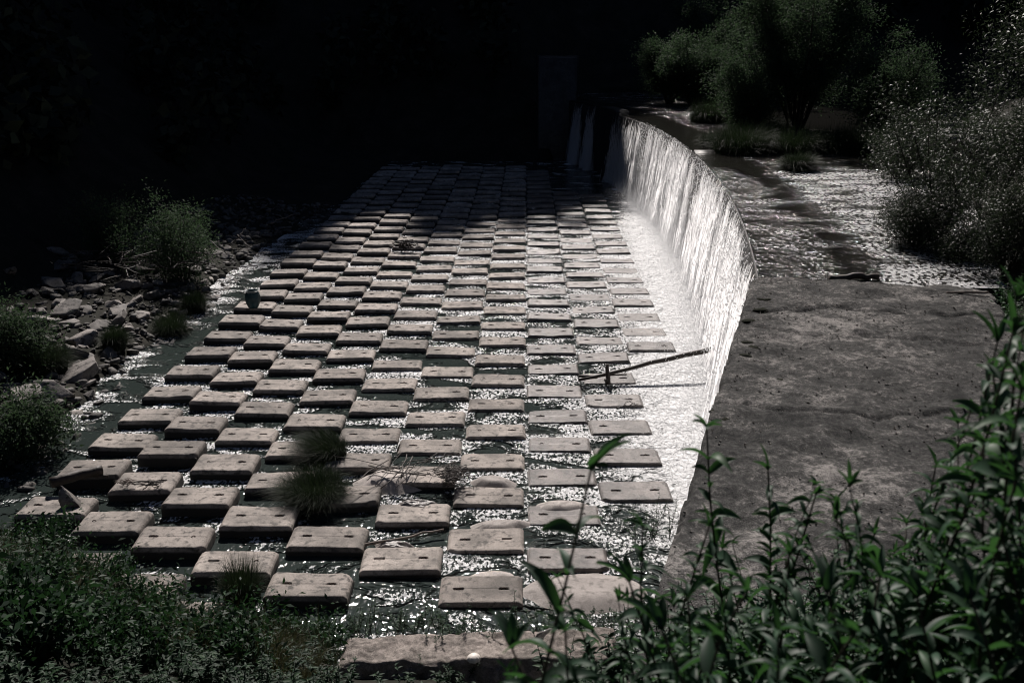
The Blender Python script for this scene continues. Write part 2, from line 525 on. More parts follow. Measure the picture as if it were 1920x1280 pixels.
def land(X, Y):
    X = np.asarray(X, float); Y = np.asarray(Y, float)
    n = fbm(X * 0.35, Y * 0.35, 4)
    xl = np.interp(Y, LEFT[:, 0], LEFT[:, 1])
    dl = xl - X + 0.8 * fbm(X * 0 + 2, Y * 0.6, 3)
    zl = -0.9 + 1.05 * sstep(-1.0, 0.6, dl) + 0.14 * np.clip(dl, 0, 8) + 0.8 * np.clip(dl - 8, 0, None) + 0.25 * n * sstep(0, 2, dl)
    zl = zl - 3.0 * sstep(105, 125, Y)
    y0 = np.interp(X, [2, 9], [104.5, 119])
    q = np.clip((Y - y0) / (190 - y0), 0, 1.0)
    base = np.interp(X, [2, 9], [0.3, 6.2])
    hr = ridge(X)
    zf = np.where(Y > y0, base + hr * q ** 1.25 + 2.5 * n * sstep(0, 0.1, q), -3.0) - 0.25 * np.clip(Y - 190, 0, None)
    yn = np.interp(X, [-24, -17, -12, -8, -4, 2], [29, 24.6, 22.3, 19.4, 18.4, 17.6])
    dn = yn - Y
    za = -0.9 + 1.15 * sstep(-0.8, 0.5, dn) + 0.55 * np.clip(dn, 0, None)
    zb = np.where(Y < 10.8, 6.0 + 0.45 * (10.8 - Y), 6.0 - 3.0 * (Y - 10.8))
    ww = sstep(-1.5, 2.5, X)
    zn = za * (1 - ww) + np.maximum(zb, -3.0) * ww + 0.22 * n * sstep(-0.5, 1, dn)
    xr = np.interp(Y, [9, 27, 29, 45, 55, 75, 118], [8.3, 13.5, 13.7, 19.5, 27.5, 34, 41])
    dr = X - xr
    zr = 5.2 + 0.9 * sstep(-0.5, 1.0, dr) + 0.5 * np.clip(dr, 0, 30) + 0.3 * n
    zr = np.where(dr > -0.8, zr, -3.0)
    return np.maximum.reduce([zl, zf, zn, zr, np.full_like(X, -0.9)])


def build_land():
    xs = np.unique(np.concatenate([np.linspace(-260, -48, 30), np.arange(-48, 46, 0.7), np.linspace(46, 260, 30)]))
    ys = np.unique(np.concatenate([np.linspace(-70, 0, 14), np.arange(0, 122, 0.7), np.linspace(122, 280, 50)]))
    X, Y = np.meshgrid(xs, ys)
    Z = land(X, Y)
    V = np.stack([X, Y, Z], -1).reshape(-1, 3)
    nx, ny = len(xs), len(ys)
    i = (np.arange(ny - 1)[:, None] * nx + np.arange(nx - 1)[None]).ravel()
    Q = np.stack([i, i + 1, i + 1 + nx, i + nx], -1)
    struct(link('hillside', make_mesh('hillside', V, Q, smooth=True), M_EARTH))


build_land()


def sheet(name, xs, ys, z, attrs, mat):
    X, Y = np.meshgrid(xs, ys)
    nx, ny = len(xs), len(ys)
    V = np.stack([X, Y, np.full_like(X, z)], -1).reshape(-1, 3)
    i = (np.arange(ny - 1)[:, None] * nx + np.arange(nx - 1)[None]).ravel()
    Q = np.stack([i, i + 1, i + 1 + nx, i + nx], -1)
    return struct(link(name, make_mesh(name, V, Q, attrs={k: f(X, Y).ravel() for k, f in attrs.items()}), mat))


def foam_low(X, Y):
    d = crest_x(Y) - 0.7 - X
    reach = np.interp(Y, [16, 22, 27, 40, 62, 72, 80, 84], [1.2, 3.2, 4.6, 4.6, 4.0, 3.2, 1.6, 0.6])
    f = 0.30 * (1 - sstep(0.0, 0.5, d / reach)) + 0.68 * (1 - sstep(0.45, 1.5, d / reach))
    f *= np.interp(Y, [17, 22, 30, 80, 84], [0.15, 0.62, 1, 1, 0.35])
    for (sx, sy) in ((6.0, 98.3), (4.4, 102.6), (7.9, 86.0)):
        f = np.maximum(f, 1.0 * np.exp(-(((X - sx) / 0.8) ** 2 + ((Y - sy) / 1.0) ** 2)))
    return f


def swell_low(X, Y):
    d = crest_x(Y) - 1.1 - X
    s = 0.38 + 0.4 * (1 - sstep(2, 7, d)) + 0.15 * sstep(36, 55, Y)
    left = X < -14.4
    s = np.where(left, 0.05 + 0.45 * sstep(44, 58, Y) + 0.40 * sstep(-15.2, -16.4, X), s)
    return s * np.interp(Y, [20, 27, 33], [0.5, 0.75, 1.0]) * (1 - 0.75 * (1 - sstep(22.5, 27, Y)) * (1 - sstep(-6, -3, X))) * (1 - 0.85 * sstep(66, 76, Y))


sheet('river', np.arange(-19, 11.01, 0.3), np.arange(11, 107.01, 0.35), 0.0, {'foam': foam_low, 'swell': swell_low}, M_WATER)


def build_pool():
    ys = np.arange(28.2, 121, 0.5)
    t = np.linspace(0, 1, 70)
    xl = crest_x(ys); xr = np.interp(ys, [28, 45, 55, 75, 121], [15, 21, 29, 36, 43])
    xl = np.where(ys > 106, 4.5, xl)
    X = xl[:, None] * (1 - t) + xr[:, None] * t
    Y = np.repeat(ys[:, None], 70, 1)
    Z = np.full_like(X, 6.1)
    nx, ny = 70, len(ys)
    i = (np.arange(ny - 1)[:, None] * nx + np.arange(nx - 1)[None]).ravel()
    Q = np.stack([i, i + 1, i + 1 + nx, i + nx], -1)
    d = X - crest_x(Y)
    # the shallow apron behind the crest runs smoother; a still band follows the drop into deep water
    band = np.exp(-((d - np.interp(Y, [30, 50, 58], [3.2, 2.6, 1.5])) / 0.65) ** 2)
    sw = 0.66 - 0.42 * band - 0.45 * sstep(51, 56, Y) + 0.2 * sstep(84, 90, Y) * (X < 16) - 0.2 * sstep(78, 82, Y) * (X > 17) * (X < 27) - 0.25 * sstep(17, 21, X)
    sw = sw - 0.22 * (1 - sstep(2.0, 3.4, d))
    foam = 0.28 * (1 - sstep(0.0, 0.25, d)) + 0.12 * np.exp(-((d - 2.2) / 0.5) ** 2)
    struct(link('reservoir_water', make_mesh('reservoir_water', np.stack([X, Y, Z], -1).reshape(-1, 3), Q, attrs={'swell': sw.ravel(), 'foam': foam.ravel()}), M_POOL))


build_pool()


# ------------------------------------------------------------------ the dam, the fall, the abutments
def build_dam():
    ys = np.arange(28.9, 107.5, 0.4)
    xc = crest_x(ys)
    dx = np.gradient(xc, ys)
    nrm = np.stack([-np.ones_like(ys), dx], -1); nrm /= np.linalg.norm(nrm, axis=1)[:, None]
    dry = (sstep(90.8, 91.6, ys) * (1 - sstep(96.2, 97, ys)) + np.exp(-((ys - 61.2) / 0.45) ** 4)).clip(0, 1)
    top = 6.0 + 0.22 * dry
    mb = MB()
    prof = [(0.05, -1.5), (0.05, -0.12), (0.0, 0.0), (-1.2, 0.0), (-1.2, -1.5)]
    P = []
    for (o, dz) in prof:
        z = np.full_like(ys, -1.0) if dz == -1.5 else top + dz
        P.append(np.stack([xc + nrm[:, 0] * o, ys + nrm[:, 1] * o, z], -1))
    V = np.stack(P, 1).reshape(-1, 3); k = len(prof); n = len(ys)
    i = np.arange(n - 1)[:, None] * k; j = np.arange(k - 1)[None]
    mb.add(V, np.stack([i + j, i + j + 1, i + k + j + 1, i + k + j], -1).reshape(-1, 4))
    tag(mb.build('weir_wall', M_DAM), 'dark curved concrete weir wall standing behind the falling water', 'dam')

    def fall(name, y0, y1, label, off, mat, flowf, throw=0.6, seed=0):
        yy = np.arange(y0, y1 + 1e-6, 0.06)
        dr = np.concatenate([np.linspace(0, 0.4, 6)[:-1], np.linspace(0.4, 6.15, 46)])
        S, D = np.meshgrid(yy, dr, indexing='ij')
        x = crest_x(S)
        thr = throw * np.sqrt(D / 6) + off + 0.02
        wob = 0.03 * fbm(S * 2.6 + seed, D * 0.05, 2) * sstep(0, 1.0, D) + 0.22 * fbm(S * 0.45 + seed, D * 0.05, 2) * sstep(0.2, 3, D)
        dxx = np.gradient(crest_x(yy), yy)
        nn = np.stack([-np.ones_like(yy), dxx], -1); nn /= np.linalg.norm(nn, axis=1)[:, None]
        T = thr + wob
        V = np.stack([x + nn[:, 0:1] * T, S + nn[:, 1:2] * T, 6.12 - D], -1).reshape(-1, 3)
        ns, nd = S.shape
        i = (np.arange(ns - 1)[:, None] * nd + np.arange(nd - 1)[None]).ravel()
        me = make_mesh(name, V, np.stack([i, i + 1, i + 1 + nd, i + nd], -1), uv=np.stack([S, D], -1).reshape(-1, 2), attrs={'flow': flowf(S, D).ravel()}, smooth=True)
        return me

    def fl_main(S, D):
        f = sstep(28.5, 29.0, S) * (1 - sstep(82.6, 83.4, S))
        f = f - 0.9 * np.exp(-((S - 61.2) / 0.35) ** 4) * (1 - sstep(0.8, 2.6, D))
        return f - 0.22 * sstep(72, 82, S)

    root = empty('waterfall', (crest_x(56.0), 56, 0), 'long white sunlit curtain of water pouring over the curved weir', 'waterfall')
    inv = Matrix.Translation(-Vector(root.location))

    def part(nm, me, mat):
        me.transform(inv)
        return link(nm, me, mat, root)
    part('water_curtain', fall('water_curtain', 28.6, 83.6, '', 0.0, M_FALL_A, fl_main), M_FALL_A)
# strands of white water, each a ribbon turning as it falls
    rs = np.random.RandomState(6)
    n = 42000
    S = 28.8 + rs.rand(3 * n) * 54.2
    dens = np.clip(sstep(-0.22, 0.30, fbm(S * 0.55, S * 0 + 2, 3) + 0.8 * fbm(S * 2.4, S * 0 + 7, 2)), 0.02, 1) * (1 - 0.5 * sstep(72, 83, S)) * (1 - 0.95 * np.exp(-((S - 61.2) / 0.4) ** 4))
    S = S[rs.rand(3 * n) < dens][:n]
    S = np.concatenate([S, 83.4 + rs.rand(2600) ** 1.5 * 7.6, 97.5 + rs.rand(1300) * 2.3, 101.6 + rs.rand(1600) * 2.8]); n = len(S)
    D0 = 6.2 * rs.rand(n) ** 0.45 - 0.3
    Ln = 0.5 + 2.6 * rs.rand(n) ** 1.6; wd = (0.008 + 0.024 * rs.rand(n) ** 2) * (0.55 + 0.12 * np.clip(D0, 0, 6))
    yaw = rs.normal(size=n) * 0.35
    m = 7; V = np.zeros((n, m, 2, 3)); jit = rs.normal(size=n)
    for q in range(m):
        D = np.clip(D0 + Ln * q / (m - 1), 0.0, 6.1)
        T = (0.9 + 0.25 * fbm(S * 0.5, S * 0 + 4, 3)) * 0.65 * np.sqrt(D / 6) + 0.03 + jit * (0.015 + 0.03 * D) + 0.05
        x = crest_x(S) - T; y = S + 0.02 * rs.normal(size=n)
        ww = wd * (math.sin(math.pi * (0.06 + 0.9 * q / (m - 1))) ** 0.6) * (0.8 + 0.4 * rs.rand(n))
        yy = yaw + 0.06 * q * jit
        V[:, q, 0] = np.stack([x - np.cos(yy) * ww, y - np.sin(yy) * ww, 6.12 - D], -1)
        V[:, q, 1] = np.stack([x + np.cos(yy) * ww, y + np.sin(yy) * ww, 6.12 - D], -1)
    qd = np.array([(2 * i, 2 * i + 1, 2 * i + 3, 2 * i + 2) for i in range(m - 1)])
    part('white_strands', make_mesh('white_strands', V.reshape(-1, 3), (np.arange(n)[:, None, None] * 2 * m + qd[None]).reshape(-1, 4)), M_STRANDS)
    for (a, b, lab) in ((83.2, 91.2, 'dim shaded sheet of water beside the long white curtain'),
                        (97.4, 100.2, 'dim narrow ribbon of water at the shaded weir end, nearer the white curtain'),
                        (101.4, 105.0, 'dim narrow ribbon of water last along the shaded weir, by the far abutment')):
        def fw(S, D, a=a, b=b): return 0.95 * sstep(a, a + 0.5, S) * (1 - sstep(b - 0.5, b, S))
        tag(link('water_stream', fall('water_stream', a, b, '', 0, M_FALL_A, fw, 0.45, a), M_FALL_A), lab, 'waterfall', 'thin streams over the shaded weir end')
    # flying drops around the curtain
    rs = np.random.RandomState(3)
    n = 70000
    S = 29 + rs.rand(n) ** 0.8 * 52; D = rs.rand(n) ** 0.9 * 6.1
    low = rs.rand(n) < 0.62      # mist standing over the foot of the fall
    D = np.where(low, 6.1 - np.abs(rs.normal(size=n)) * 0.7, D).clip(0, 6.12)
    T = 0.6 * np.sqrt(D / 6) + 0.06 + np.abs(rs.normal(size=n)) * np.where(low, 0.9, 0.06 + 0.05 * D)
    P = np.stack([crest_x(S) - T, S + rs.normal(size=n) * 0.1, 6.15 - D + rs.rand(n) * 0.06], -1)
    r = np.where(low, 0.005 + 0.009 * rs.rand(n) ** 2, 0.007 + 0.018 * rs.rand(n) ** 3)[:, None] * np.ones(3) * np.stack([np.ones(n), np.ones(n), 1.6 * np.ones(n)], -1)
    tet = np.array([(1, 1, 1), (1, -1, -1), (-1, 1, -1), (-1, -1, 1)], float)
    V = (P[:, None] + tet[None] * r[:, None]).reshape(-1, 3)
    T3 = (np.arange(n)[:, None, None] * 4 + np.array([(0, 1, 2), (0, 3, 1), (0, 2, 3), (1, 3, 2)])[None]).reshape(-1, 3)
    tag(link('spray', make_mesh('spray', V, T3), M_DROPS), 'fine spray of drops flying off the waterfall', 'spray', kind='stuff')


build_dam()


def slab(name, corners, ztop, zbot, mat, nu, nv, rough=0.03, chip=0.12, scale=1.0, grooves=()):
    """four-cornered block with a worn top and chipped edges; corners A B C D anticlockwise or not, bilinear"""
    A, B, C, D = [np.array(c, float) for c in corners]
    u = np.linspace(0, 1, nu); v = np.linspace(0, 1, nv)
    U, V_ = np.meshgrid(u, v)
    P = (A[None, None] * ((1 - U) * (1 - V_))[..., None] + B * (U * (1 - V_))[..., None] + C * (U * V_)[..., None] + D * ((1 - U) * V_)[..., None])
    X, Y = P[..., 0], P[..., 1]
    lu = np.linalg.norm(B - A); lv = np.linalg.norm(D - A)
    e = np.minimum(np.minimum(U, 1 - U) * lu, np.minimum(V_, 1 - V_) * lv)
    Z = ztop + rough * fbm(X * 1.5 * scale, Y * 1.5 * scale, 5) - chip * (1 - sstep(0, 0.12, e)) * (0.25 + np.clip(fbm(X * 2.2, Y * 2.2, 3) * 2, 0, 1.2))
    for (c0, wd, dp) in grooves:   # grooves running across the slab
        Z -= dp * np.exp(-((V_ - c0 - 0.03 * fbm(U * 4 + c0 * 9, U * 0, 4)) * lv / wd) ** 2) * sstep(0.0, 0.1, 0.35 + fbm(U * 2 + c0 * 5, U * 0 + 3, 2))
    edge = np.concatenate([np.arange(nu), np.arange(1, nv) * nu + nu - 1, (nv - 1) * nu + np.arange(nu - 2, -1, -1), np.arange(nv - 2, 0, -1) * nu])
    V = np.stack([X, Y, Z], -1).reshape(-1, 3)
    low = V[edge].copy(); low[:, 2] = zbot
    i = (np.arange(nv - 1)[:, None] * nu + np.arange(nu - 1)[None]).ravel()
    Q = np.stack([i, i + 1, i + 1 + nu, i + nu], -1)
    m = len(edge); n0 = len(V); j = np.arange(m); j2 = (j + 1) % m
    Q2 = np.stack([edge[j2], edge[j], n0 + j, n0 + j2], -1)
    return link(name, make_mesh(name, np.concatenate([V, low]), [Q, Q2]), mat)


tag(slab('concrete_abutment', [(6.75, 29.1), (13.25, 27.75), (7.9, 9.4), (1.15, 9.5)], 6.24, -1, M_ABUT, 130, 300, 0.12, 0.2, 1.0, [(0.17, 0.10, 0.10), (0.29, 0.14, 0.09), (0.55, 0.08, 0.08)]),
    'broad mossy flat-topped concrete abutment beside the near end of the waterfall', 'abutment')
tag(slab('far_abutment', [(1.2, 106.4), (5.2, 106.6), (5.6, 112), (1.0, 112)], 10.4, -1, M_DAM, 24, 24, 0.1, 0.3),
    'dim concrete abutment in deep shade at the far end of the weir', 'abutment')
tag(slab('concrete_ledge', [(-3.75, 16.95), (1.9, 17.15), (1.9, 18.45), (-3.7, 17.95)], 1.2, -0.5, M_LEDGE, 140, 40, 0.10, 0.35, 2.2),
    'low worn concrete ledge among weeds at the foot of the near bank', 'ledge')


# ------------------------------------------------------------------ checkerboard of concrete blocks
COLX = [-14.25, -12.28, -10.37, -8.38, -6.34, -4.24, -2.10, 0.02, 2.2, 4.38, 6.48]
PHASE = [29.61, 31.24, 32.76, 31.7, 33.2, 32.3, 31.15, 32.68, 34.16, 40.75]
PERIOD = [2.399, 2.431, 2.429, 2.471, 2.475, 2.509, 2.546, 2.533, 2.532, 2.419]
START = [24.5, 21.0, 20.0, 18.6, 20.3, 21.5, 20.7, 21.9, 26.0, 40.0]
END = [97.5, 98.5, 99.5, 100, 100, 100, 99.5, 98.0, 84.5, 83.5]
TOPZ = [0.31, 0.3, 0.26, 0.22, 0.17, 0.13, 0.115, 0.1, 0.085, 0.07]
COLN = ['outermost column along the rock bank', 'second column from the rock bank', 'third column from the rock bank', 'fourth column from the rock bank',
        'fifth column from the rock bank', 'fifth column from the waterfall', 'fourth column from the waterfall', 'third column from the waterfall',
        'second column from the waterfall', 'short column beside the waterfall']


def block_mesh(seed):
    rs = np.random.RandomState(100 + seed)
    W, Dp = 2.0, 1.16
    xs = np.unique(np.round(np.concatenate([np.linspace(-W / 2, W / 2, 61), [-0.68, -0.42, 0.42, 0.68]]), 4))
    ys = np.unique(np.round(np.concatenate([np.linspace(-Dp / 2, Dp / 2, 37), [-0.045, 0.045]]), 4))
    X, Y = np.meshgrid(xs, ys)
    o = seed * 13.7
    ex = W / 2 - np.abs(X); ey = Dp / 2 - np.abs(Y)
    wear = 0.012 + 0.03 * rs.rand()
    cx = 0.07 + 0.05 * rs.rand()
    Z = -0.07 * np.clip(1 - ex / cx, 0, 1)
    Z -= 0.022 * np.clip(1 - ey / 0.035, 0, 1) ** 1.2
    Z -= wear * np.clip(1 - np.minimum(ex, ey) / 0.09, 0, 1) * np.clip(0.2 + 2.2 * fbm(X * 3 + o, Y * 3, 3), 0, 1)
    if seed % 2:        # a broken corner
        sx, sy = rs.choice([-1, 1], 2)
        q = (1 - X * sx) / 0.30 + (0.58 - Y * sy) / rs.uniform(0.12, 0.3) + 0.5 * fbm(X * 5 + o, Y * 5, 3)
        Z -= rs.uniform(0.06, 0.2) * (1 - sstep(0.55, 1.0, q))
    if seed % 3 == 0:   # hollow worn into the upstream edge
        Z -= 0.03 * np.exp(-(((X - rs.uniform(-.3, .3)) / 0.45) ** 2)) * sstep(0.1, -0.55, Y) * rs.uniform(.5, 1.4)
    Z += 0.010 * fbm(X * 2 + o, Y * 2 - o, 4)
    # crack between the lifting slots
    cr = 0.02 * fbm(X * 4 + o, X * 0 + 1.0, 3)
    if seed % 4 != 1:
        Z -= 0.022 * np.exp(-((Y - cr) / 0.018) ** 2) * (np.abs(X) < (0.95 if seed % 2 else 0.55))
    sl_x = np.where((X > 0) if seed % 5 == 2 else np.full_like(X, True, bool), X, 9.0)
    slot = ((np.abs(np.abs(sl_x) - 0.55) < 0.125 + 0.03 * fbm(Y * 9 + o, X * 3, 2)) & (np.abs(Y + 0.01) < 0.05))
    Z = np.where(slot, Z - 0.14, Z)
    Xj = X + 0.012 * fbm(Y * 2.5 + o, X * 0 + 4, 3) * (np.abs(X) > 0.9)
    Yj = Y + 0.014 * fbm(X * 2.0 + o, X * 0 + 8, 4) * (np.abs(Y) > 0.5)
    V = np.stack([Xj, Yj, Z], -1).reshape(-1, 3)
    nu, nv = len(xs), len(ys)
    edge = np.concatenate([np.arange(nu), np.arange(1, nv) * nu + nu - 1, (nv - 1) * nu + np.arange(nu - 2, -1, -1), np.arange(nv - 2, 0, -1) * nu])
    low = V[edge].copy(); low[:, 2] = -1.0
    i = (np.arange(nv - 1)[:, None] * nu + np.arange(nu - 1)[None]).ravel()
    Q = np.stack([i, i + 1, i + 1 + nu, i + nu], -1)
    m = len(edge); n0 = len(V); j = np.arange(m); j2 = (j + 1) % m
    Q2 = np.stack([edge[j2], edge[j], n0 + j, n0 + j2], -1)
    return make_mesh('concrete_block', np.concatenate([V, low]), [Q, Q2])


def loop_mesh():
    mb = MB()
    t = np.linspace(0, np.pi, 9)
    mb.tube(np.stack([0.075 * np.cos(t), 0.012 * np.sin(t * 2), -0.12 + 0.15 * np.sin(t)], -1), 0.014, 6)
    return mb.mesh('lifting_loop', True)


def build_blocks():
    NV = 16
    dry = [block_mesh(k) for k in range(NV)]
    wet = [m.copy() for m in dry]
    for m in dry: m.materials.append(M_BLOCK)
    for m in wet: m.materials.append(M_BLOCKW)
    lm = loop_mesh(); lm.materials.append(M_RUST)
    special = {}
    rnd = random.Random(8)
    for c in range(10):
        y = PHASE[c]
        while y > START[c] + 0.2: y -= PERIOD[c]
        ys = []
        while y < END[c]:
            if y > START[c] - 0.5: ys.append(y)
            # the pitch tightens slightly up the apron
            y += PERIOD[c] if y < 46 else 2.41
        xm = (COLX[c] + COLX[c + 1]) / 2
        for k, yf in enumerate(ys):
            me = (wet if c >= 7 else dry)[rnd.randrange(NV)]
            o = bpy.data.objects.new('concrete_block', me)
            COL.objects.link(o)
            wd = COLX[c + 1] - COLX[c] - 0.05
            o.scale = (wd / 2.0 * rnd.uniform(0.985, 1.0), rnd.uniform(0.96, 1.04), 1)
            o.location = (xm + rnd.uniform(-0.03, 0.03), yf + 0.58 + rnd.uniform(-0.05, 0.05), TOPZ[c] + rnd.uniform(-0.05, 0.045) + (0.12 if yf < 29 and c < 6 else 0))
            o.rotation_euler = (rnd.gauss(0.0, 0.017), rnd.gauss(-0.008, 0.012), math.radians(rnd.gauss(1.2, 0.9)) + (math.pi if rnd.random() < 0.5 else 0))
            head = 'worn concrete block' if yf < 70 else 'shaded concrete block'
            if c >= 7 and yf < 70: head = 'wet concrete block'
            tag(o, f'{head}, {ordn(k + 1)} from the near end of the {COLN[c]}', 'block', 'concrete blocks of the checkerboard apron')
            if yf < 50:
                for sx in (-0.55, 0.55):
                    if rnd.random() < 0.85:
                        l = bpy.data.objects.new('lifting_loop', lm)
                        COL.objects.link(l); l.parent = o; l.location = (sx, -0.01, 0.0)
                        l.rotation_euler = (rnd.uniform(-.5, .5), 0, rnd.uniform(-.3, .3))
            special[(c, k)] = o
    return special


BLOCKS = build_blocks()


# ------------------------------------------------------------------ rocks
def rock_mesh(seed, cuts=14, flat=0.65):
    rs = np.random.RandomState(seed)
    bm = bmesh.new()
    bmesh.ops.create_icosphere(bm, subdivisions=4, radius=1)
    V = np.array([v.co[:] for v in bm.verts])
    F = np.array([[v.index for v in f.verts] for f in bm.faces])
    bm.free()
    for n in rnd_dirs(rs, cuts):
        d = rs.uniform(0.32, 0.72)
        h = V @ n
        V = np.where((h > d)[:, None], V - n * ((h - d) * 0.92)[:, None], V)
    for k, (a, s) in enumerate(((0.05, 2.2), (0.06, 6.0), (0.03, 15.0))):
        V = V * (1 + a * (fbm(V[:, 0] * s + seed, V[:, 1] * s + V[:, 2] * s * 0.7, 3)))[:, None]
    V *= np.array([1.2, 0.7 + 0.3 * rs.rand(), flat + 0.2 * rs.rand()])
    return make_mesh('rock', V, F)


ROCKS = [rock_mesh(k, 13 + k % 5, 0.5) for k in range(9)]
for m in ROCKS: m.materials.append(M_ROCK)


def put_rock(p, s, label, group=None, k=0, rz=0.0, tilt=(0, 0), sc=(1, 1, 1), name='rock'):
    o = bpy.data.objects.new(name, ROCKS[k % 9]); COL.objects.link(o)
    o.location = p; o.scale = (s * sc[0], s * sc[1], s * sc[2]); o.rotation_euler = (tilt[0], tilt[1], rz)
    return tag(o, label, 'rock', group)


def build_rocks():
    rnd = random.Random(21)
    G = 'rocks along the river bank beside the channel'
    big = [(245, 548, 1.1, 'pale sunlit boulder, brightest on the rock bank'), (222, 590, 0.9, 'pale boulder just below the brightest bank boulder'),
           (262, 592, 0.8, 'square pale rock beside the largest bank grass tuft'), (130, 600, 1.2, 'long grey boulder above the small grass tuft'),
           (160, 640, 1.3, 'wide flat slab under the small grass tuft'), (150, 700, 1.3, 'tilted angular slab jutting into the channel'),
           (105, 735, 1.1, 'dark wedge rock at the edge of the channel below the slab'), (60, 740, 1.2, 'dark angular boulder heaped behind the wedge rock'),
           (30, 760, 1.0, 'dark boulder in glittering shallows by the near bushes'), (75, 795, 0.5, 'round dark stone alone in the shallows'),
           (425, 505, 0.8, 'pale flat rock at the foot of the round bush'), (405, 520, 0.7, 'low pale rock in the shallows below the round bush'),
           (400, 540, 0.8, 'pale ledge rock between the two larger grass tufts and water'), (455, 468, 0.7, 'low rock at the upstream end of the rock bank'),
           (100, 560, 1.1, 'dim boulder in the upper part of the bank'), (25, 790, 1.3, 'grey boulder at the near tip of the rock bank'), (180, 560, 0.9, 'jagged rock beside the upper bank boulder'),
           (270, 640, 0.5, 'small wet rock below the large grass tuft'), (300, 612, 0.45, 'dark wet stone breaking the channel edge')]
    for i, (x, y, s, lab) in enumerate(big):
        p = at(x, y, 0.5)
        p[2] = land(p[0], p[1]) + 0.18 * s
        put_rock(p, s * 0.8, lab, G, i, rnd.uniform(0, 6.28), (rnd.uniform(-.3, .3), rnd.uniform(-.3, .3)), (1, 1, 0.75))
    rows = [('along the water edge', 59, -0.5, 1.6, 0.2, 0.5), ('in the middle of the bank', 58, 1.5, 4.2, 0.22, 0.7), ('under the dark slope', 56, 4.2, 8.5, 0.25, 0.8)]
    for (rn, n, d0, d1, s0, s1) in rows:
        for k in range(n):
            y = 28 + (64 - 28) * (k + rnd.random() * 0.9) / n
            x = float(np.interp(y, LEFT[:, 0], LEFT[:, 1])) - rnd.uniform(d0, d1) - 0.3
            s = rnd.uniform(s0, s1)
            z = float(land(x, y)) + 0.15 * s
            lab = f'grey {"stone" if s < 0.4 else "rock"} {rn}, {ordn(k + 1)} up from its near end'
            put_rock((x, y, z), s, lab, G, rnd.randrange(9), rnd.uniform(0, 6.28), (rnd.uniform(-.4, .4), rnd.uniform(-.4, .4)), (1, 1, 0.8))
    # single stones elsewhere
    p = at(1030, 1238, 0.5); put_rock((p[0], p[1] - 0.1, 0.95), 0.5, 'dark jagged boulder leaning on the concrete ledge', None, 3, 1.0, (0.3, 0.4), name='boulder')
    p = at(140, 945, 0.4); put_rock((p[0], p[1], 0.4), 0.68, 'upright pale-tipped boulder among weeds by the nearest blocks', None, 5, 0.4, (0, 1.0), (1.1, 0.8, 0.9), 'boulder')
    p = at(915, 547, 0.3); put_rock((p[0], p[1], 0.36), 0.18, 'small brown stone lying on a middle block', None, 2, name='stone')
    p = at(850, 283, 0.2); put_rock((p[0], p[1], 0.5), 0.9, 'pale rock in deep shade past the blocks', None, 4, name='rock')


build_rocks()


def build_rubble():
    rs = np.random.RandomState(44)
    bm = bmesh.new(); bmesh.ops.create_icosphere(bm, subdivisions=2, radius=1)
    S = np.array([v.co[:] for v in bm.verts]); F = np.array([[v.index for v in f.verts] for f in bm.faces]); bm.free()
    shapes = []
    for k in range(12):
        V = S.copy()
        for n in rnd_dirs(rs, 9):
            d = rs.uniform(0.25, 0.6); h = V @ n
            V = np.where((h > d)[:, None], V - n * (h - d)[:, None], V)
        shapes.append(V)
    mb = MB()
    for k in range(2600):
        y = rs.uniform(27, 76); dl = -0.7 + 8.5 * rs.rand() ** 1.3
        x = float(np.interp(y, LEFT[:, 0], LEFT[:, 1])) - dl
        s = 0.07 + 0.26 * rs.rand() ** 2.2
        V = shapes[rs.randint(12)] * s * np.array([1.4, 1.0, 0.7])
        a, b = rs.rand() * 6.283, rs.normal() * 0.4
        ca, sa, cb, sb = math.cos(a), math.sin(a), math.cos(b), math.sin(b)
        V = V @ np.array([[1, 0, 0], [0, cb, sb], [0, -sb, cb]]) @ np.array([[ca, sa, 0], [-sa, ca, 0], [0, 0, 1]])
        mb.add(V + np.array([x, y, max(float(land(x, y)), -0.12) + s * 0.2]), None, F)
    tag(mb.build('rubble', M_RUBBLE), 'broken stone rubble strewn along the river bank', 'rubble', kind='stuff')


build_rubble()


# ------------------------------------------------------------------ sand and silt between the blocks
def mound(name, cx, cy, rx, ry, h, mat, label, cat, seed, crumple=0.0, rot=0.0, z0=-0.1):
    n, m = 90, 40
    rs = np.random.RandomState(seed)
    a = np.linspace(0, 2 * np.pi, n, endpoint=False)
    R = 1 + 0.22 * fbm(np.cos(a) * 1.1 + seed, np.sin(a) * 1.1, 3)
    r = np.linspace(0.0, 1, m) ** 0.8
    A, Rr = np.meshgrid(a, r)
    lx = np.cos(A) * Rr * R[None] * rx; ly = np.sin(A) * Rr * R[None] * ry
    X = cx + lx * math.cos(rot) - ly * math.sin(rot); Y = cy + lx * math.sin(rot) + ly * math.cos(rot)
    Z = z0 + (h - z0) * (1 - sstep(0.25, 1.0, Rr)) + 0.02 * fbm(X * 2, Y * 2, 3)
    Z += 0.0 + crumple * (np.abs(fbm(X * 1.6 + seed, Y * 6.0, 4)) * 0.55 - 0.04) * (1 - Rr ** 3)
    V = np.stack([X, Y, Z], -1).reshape(-1, 3)
    i = (np.arange(m - 1)[:, None] * n); j = np.arange(n)[None]; j2 = (j + 1) % n
    Q = np.stack([i + j, i + j2, i + n + j2, i + n + j], -1).reshape(-1, 4)
    return tag(link(name, make_mesh(name, V, Q, smooth=True), mat), label, cat, None)


